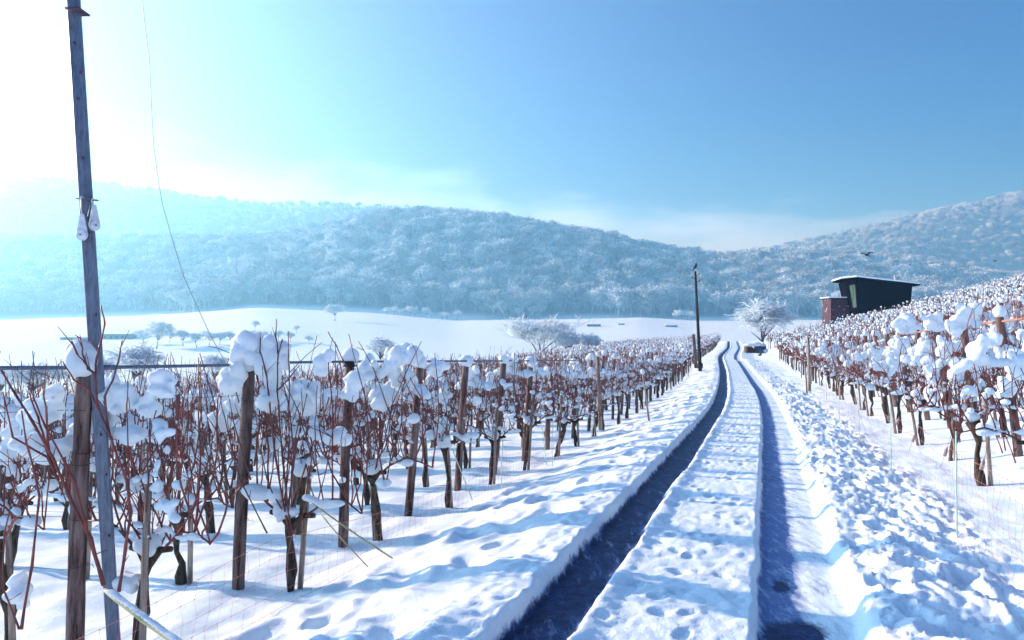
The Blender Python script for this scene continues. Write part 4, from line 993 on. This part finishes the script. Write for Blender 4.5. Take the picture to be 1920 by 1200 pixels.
# ------------------------------------------------------------------ hut on the right slope
HD = 70.0
def hut():
    c = P(1645, 589, HD); yaw = math.radians(-13)
    e = empty('hut', c, 'small black wooden hut with snowy slanting roof above the right vineyard', 'hut', rot=(0, 0, yaw)); e.scale = (.78, .84, .82)
    # local x runs to the right, y away; long side faces the road
    Lx, Ly, h0 = 3.35, 2.1, 3.7
    def P2(x, y, z): return (x, y, z)
    # wall shell flares out to the eaves on the left
    mb = MB(); zl, zr_ = 4.15, 3.35
    vs = [(-2.75, -Ly, .1), (Lx - .3, -Ly, .1), (Lx - .3, Ly, .1), (-2.75, Ly, .1), (-2.95, -Ly, zl), (Lx, -Ly, zr_), (Lx, Ly, zr_ - .2), (-2.95, Ly, zl - .2)]
    mb.add(vs, [(0, 1, 5, 4), (1, 2, 6, 5), (2, 3, 7, 6), (3, 0, 4, 7), (4, 5, 6, 7), (0, 3, 2, 1)]); wall = mb.build('wall', M['boards'], e, smooth=False)
    mb = MB()                                                # projecting left bay, its wall leaning outward
    vs = [(-3.25, -1.5, -.2), (-2.76, -Ly - .03, -.1), (-2.76, Ly, -.1), (-3.25, Ly, -.2), (-4.1, -1.2, zl - .2), (-2.96, -Ly - .03, zl), (-2.96, Ly, zl - .2), (-4.1, Ly, zl - .4)]
    mb.add(vs, [(0, 1, 5, 4), (2, 3, 7, 6), (3, 0, 4, 7), (4, 5, 6, 7), (0, 3, 2, 1)]); mb.build('bay', M['boards'], e, smooth=False)
    # window on the bay's front face
    a = Vector((-3.25, -1.5, -.2)); b = Vector((-2.76, -Ly - .03, -.1)); c2 = Vector((-2.96, -Ly - .03, zl)); d_ = Vector((-4.1, -1.2, zl - .2)); nrm_ = (b - a).cross(d_ - a).normalized() * .03
    def q(u, v_): return (a.lerp(b, u)).lerp(d_.lerp(c2, u), v_)
    mb = MB(); mb.add([tuple(q(u, v_) + nrm_) for u, v_ in ((.35, .22), (.85, .22), (.85, .86), (.35, .86))], [(0, 1, 2, 3)])
    w = mb.build('window', M['glass'], e, smooth=False)
    mb = MB(); mb.add([tuple(q(u, v_) + nrm_ * 1.6) for u, v_ in ((.42, .50), (.62, .50), (.62, .82), (.42, .82))], [(0, 1, 2, 3)]); mb.build('pane', M['greenglass'], w, smooth=False)
    mb = MB(); rt = [(-4.75, -2.0), (-3.05, -2.75), (4.0, -2.75), (4.0, 2.7), (-4.75, 2.7)]
    def rz2(x, y): return zl + .06 + (x + 3) * (zr_ - zl) / 6.35 * 1.0 - .03 * (y + 2.75) - (.35 if x < -4 else 0)
    n = 5; vs = [(x, y, rz2(x, y)) for x, y in rt] + [(x, y, rz2(x, y) + .16) for x, y in rt]
    mb.add(vs, [(4, 3, 2, 1, 0), (5, 6, 7, 8, 9)] + [(i, (i + 1) % n, n + (i + 1) % n, n + i) for i in range(n)]); roof = mb.build('roof', M['boards'], e, smooth=False)
    mb = MB(); vs = [(x * 1.005, y * 1.01, rz2(x, y) + .163) for x, y in rt] + [(x * 1.01, y * 1.02, rz2(x, y) + .27) for x, y in rt] + [(x * .985 , y * .96, rz2(x, y) + .36) for x, y in rt]
    mb.add(vs, [(10, 11, 12, 13, 14), (4, 3, 2, 1, 0)] + [(k * 5 + i, k * 5 + (i + 1) % 5, (k + 1) * 5 + (i + 1) % 5, (k + 1) * 5 + i) for k in (0, 1) for i in range(5)]); mb.build('roof_snow', M['snow'], roof, smooth=False)
    mb = MB(); mb.box((2.15, .3, 3.4), (2.6, .75, 4.3)); mb.box((2.08, .22, 4.42), (2.68, .84, 4.5)); [mb.box((x, y, 4.3), (x + .06, y + .06, 4.42)) for x in (2.17, 2.52) for y in (.32, .67)]; mb.build('chimney', M['concrete'], roof, smooth=False)
    mb = MB(); mb.box((-2.6, -Ly + .1, -1.6), (Lx - .4, Ly - .1, .09)); mb.build('base', M['concrete'], e, smooth=False)
    mb = MB()
    for x in (-3.15, -2.2): mb.box((x, -Ly + .0, -1.3), (x + .16, -Ly + .16, .09 if x > -3 else -.1))
    mb.build('legs', M['boards'], e, smooth=False)
    e2 = empty('red_shed', P(1572, 613, HD + 1.5), 'low reddish boarded shed dusted with snow, left of the black hut', 'shed', rot=(0, 0, math.radians(-8)))
    mb = MB(); mb.box((-1.1, -1.3, -1.2), (1.6, 1.6, 2.8)); mb.build('wall', M['redboards'], e2, smooth=False)
    mb = MB(); mb.box((-1.28, -1.4, 2.803), (1.7, 1.7, 2.9)); r2 = mb.build('roof', M['boards'], e2, smooth=False)
    mb = MB(); mb.box((-1.3, -1.43, 2.903), (1.72, 1.72, 3.0)); mb.build('roof_snow', M['snow'], r2, smooth=False)
hut()

# utility pole, birds, woodpile
ub = P(1313, 690, 45); ub.z = gz(ub.x, ub.y); ut = P(1303.5, 508, 45)
e = empty('utility_pole', ub, 'tall dark wooden utility pole left of the road with a bird on top', 'pole')
mb = MB(); v_ = ut - ub; mb.tube([v_ * (i / 8) for i in range(9)], [.12 - .006 * i for i in range(9)], 12); mb.build('shaft', M['pole_wood'], e)
for f, sd in ((.925, -1), (.955, 1), (.89, 1)):
    mb = MB(); c = v_ * f; mb.tube([c, c + Vector((sd * .16, -.02, 0)), c + Vector((sd * .22, -.02, .07))], .02, 6); mb.tube([c + Vector((sd * .22, -.02, .04)), c + Vector((sd * .22, -.02, .14))], [.04, .03], 8); mb.build('insulator', M['black'], e)
mb = MB(); c = v_ * .03; mb.tube([c, c + v_ * .05], [.19, .18], 12); mb.build('collar', M['black'], e)
cc = mesh_obj('snow_cap', caps_[1], e); cc.location = v_; cc.scale = (1.3, 1.3, .8)
def bird(loc, s, label, flying=False, yaw=0.0, pitch=0.5):
    mb = MB(); v, f = ICO[3]; p = v.copy()
    L_ = p[:, 0].copy(); taper = np.where(L_ < 0, 1 + .65 * L_, 1 - .15 * L_)
    body = np.stack([L_ * .20, p[:, 1] * .085 * taper, p[:, 2] * .08 * taper], -1); mb.add(body, f)
    mb.ico((.19, 0, .055), (.065, .055, .055), 2); mb.add([(.24, .02, .06), (.24, -.02, .06), (.24, 0, .035), (.32, 0, .045)], [(0, 1, 3), (1, 2, 3), (2, 0, 3)])
    mb.add([(-.13, .04, .01), (-.13, -.04, .01), (-.36, -.06, -.03), (-.36, .06, -.03), (-.13, .04, -.02), (-.13, -.04, -.02), (-.36, -.06, -.045), (-.36, .06, -.045)], [(0, 3, 2, 1), (4, 5, 6, 7), (0, 1, 5, 4), (2, 3, 7, 6), (0, 4, 7, 3), (1, 2, 6, 5)])
    if flying:
        for sg in (-1, 1):
            vs = [(.1, sg * .05, .04), (-.1, sg * .05, .03), (.12, sg * .28, .20), (-.12, sg * .28, .17), (.0, sg * .55, .16), (-.14, sg * .5, .12)]
            mb.add(vs + [(a, b_, c_ - .012) for a, b_, c_ in vs], [(0, 2, 3, 1), (2, 4, 5, 3), (6, 7, 9, 8), (8, 9, 11, 10), (0, 6, 8, 2), (2, 8, 10, 4), (4, 10, 11, 5), (5, 11, 9, 3), (3, 9, 7, 1), (1, 7, 6, 0)])
    else:
        for sg in (-1, 1): mb.tube([(.02, sg * .03, -.05), (.03, sg * .03, -.14)], .008, 5); mb.ico((-.03, sg * .07, .0), (.16, .025, .06), 2)
    o = mb.build('bird', M['black']); o.location = loc; o.scale = (s, s, s); o.rotation_euler = (0, -pitch, yaw); return tag(o, label, 'bird')
bird(ut + Vector((0, 0, .27)), .95, 'black bird perched on the utility pole', yaw=.4, pitch=.9)
bird(P(1625, 478, 62), 1.15, 'black bird flying above the hut with spread wings', True, yaw=3.6, pitch=.1)
bird(P(987, 594, 91.5), .9, 'tiny dark bird perched atop the round frosted tree', yaw=1.2, pitch=1.0)
bird(P(1866, 490, 110), .9, 'tiny distant bird flying before the right-hand hillside', True, yaw=.3, pitch=0)

wc = P(1412, 662, 60)
e = empty('woodpile', wc, 'snow-covered woodpile with blue tarpaulin beside the road bend', 'woodpile'); e.scale = (.8, .8, .8)
rr = random.Random(3)
for i in range(22):
    x = -.75 + (i % 6) * .17 + rr.uniform(-.02, .02); z = .09 + (i // 6) * .17; mb = MB(); mb.tube([(x, -.45 + rr.uniform(-.05, .05), z), (x + .02, .6, z)], [.08, .075], 7); mb.build('log', M['log'], e)
mb = MB(); mb.box((.3, -.4, 0), (1.25, .7, .72)); mb.build('tarpaulin', M['tarp'], e)
me = lumps('snow_cover', [((-.35, .1, .86), (.62, .6, .2), (0, 0, 0)), ((.35, .1, .92), (.6, .65, .25), (0, 0, 0)), ((.95, .2, .8), (.5, .6, .2), (0, 0, 0)), ((1.2, 0, .25), (.35, .6, .3), (0, 0, 0))], .05, .03, 4, 5); mesh_obj('snow_cover', me, e)

# far barns and sheds in the valley
def barn(px_, py_, wp_, hp_, dep, label, roof_over=.4, twin=False):
    d = ground_d(px_, py_); w = wp_ * d / F; h = hp_ * d / F * .7
    x = (px_ - 960) / F * d; z = gz(x, d); e = empty('barn', (x, d, z), label, 'barn', 'barns far out in the valley')
    mb = MB(); mb.box((-w / 2, -dep / 2, -1), (w / 2, dep / 2, h)); wl_ = mb.build('wall', M['barn'], e, smooth=False)
    for x0 in np.arange(-w / 2 + w * .12, w / 2 - w * .1, max(w * .2, 2.5)):
        mb = MB(); mb.box((x0, -dep / 2 - .05, .0), (x0 + w * .07, -dep / 2 - .003, h * .6)); mb.build('door', M['black'], e, smooth=False)
    def rf(x0, x1, y0, y1, z0, rise, nm='roof'):
        mb = MB(); ym = (y0 + y1) / 2; vs = [(x0, y0, z0), (x0, ym, z0 + rise), (x0, y1, z0), (x1, y0, z0), (x1, ym, z0 + rise), (x1, y1, z0)]
        mb.add(vs, [(0, 1, 2), (3, 5, 4), (0, 3, 4, 1), (1, 4, 5, 2), (0, 2, 5, 3)]); return mb.build(nm, M['snow'], e, smooth=False)
    rf(-w / 2 - roof_over, w / 2 + roof_over, -dep / 2 - roof_over, dep / 2 + roof_over, h + .003, h * .28)
    if twin: rf(-w / 2 - 2, w / 2 - 1.5, dep / 2 + .6, dep * 1.3 + 1, h * 1.45, h * .35)
barn(1113, 612, 25, 6, 6, 'long low barn with snowy roof in the middle of the shaded field')
barn(1165, 609, 12, 3.5, 4, 'small flat shed just right of the long low barn')
barn(1258, 613, 22, 5, 5, 'faint shed among frosted scrub near the utility pole')
barn(226, 634, 54, 12, 12, 'misty barn with twin snow-white roofs behind the metal pole', twin=True)
barn(150, 636, 60, 6, 8, 'low faint building left of the twin-roofed barn')

# ------------------------------------------------------------------ haze
def haze_box():
    mb = MB(); mb.box((-6200, -420, -1500), (6200, 4800, 412)); m_ = bpy.data.materials.new('haze_air'); m_.use_nodes = True; t = m_.node_tree; t.nodes.clear()
    v_ = t.nodes.new('ShaderNodeVolumePrincipled'); v_.inputs['Color'].default_value = (0.24, 0.64, 1.0, 1); v_.inputs['Absorption Color'].default_value = (1, 1, 1, 1); v_.inputs['Density'].default_value = HAZE_DENSITY; v_.inputs['Anisotropy'].default_value = 0.6
    o_ = t.nodes.new('ShaderNodeOutputMaterial'); t.links.new(v_.outputs[0], o_.inputs['Volume'])
    o = mb.build('haze', m_, smooth=False); tag(o, 'pale blue winter haze filling the valley air', 'haze', kind='stuff')
haze_box()
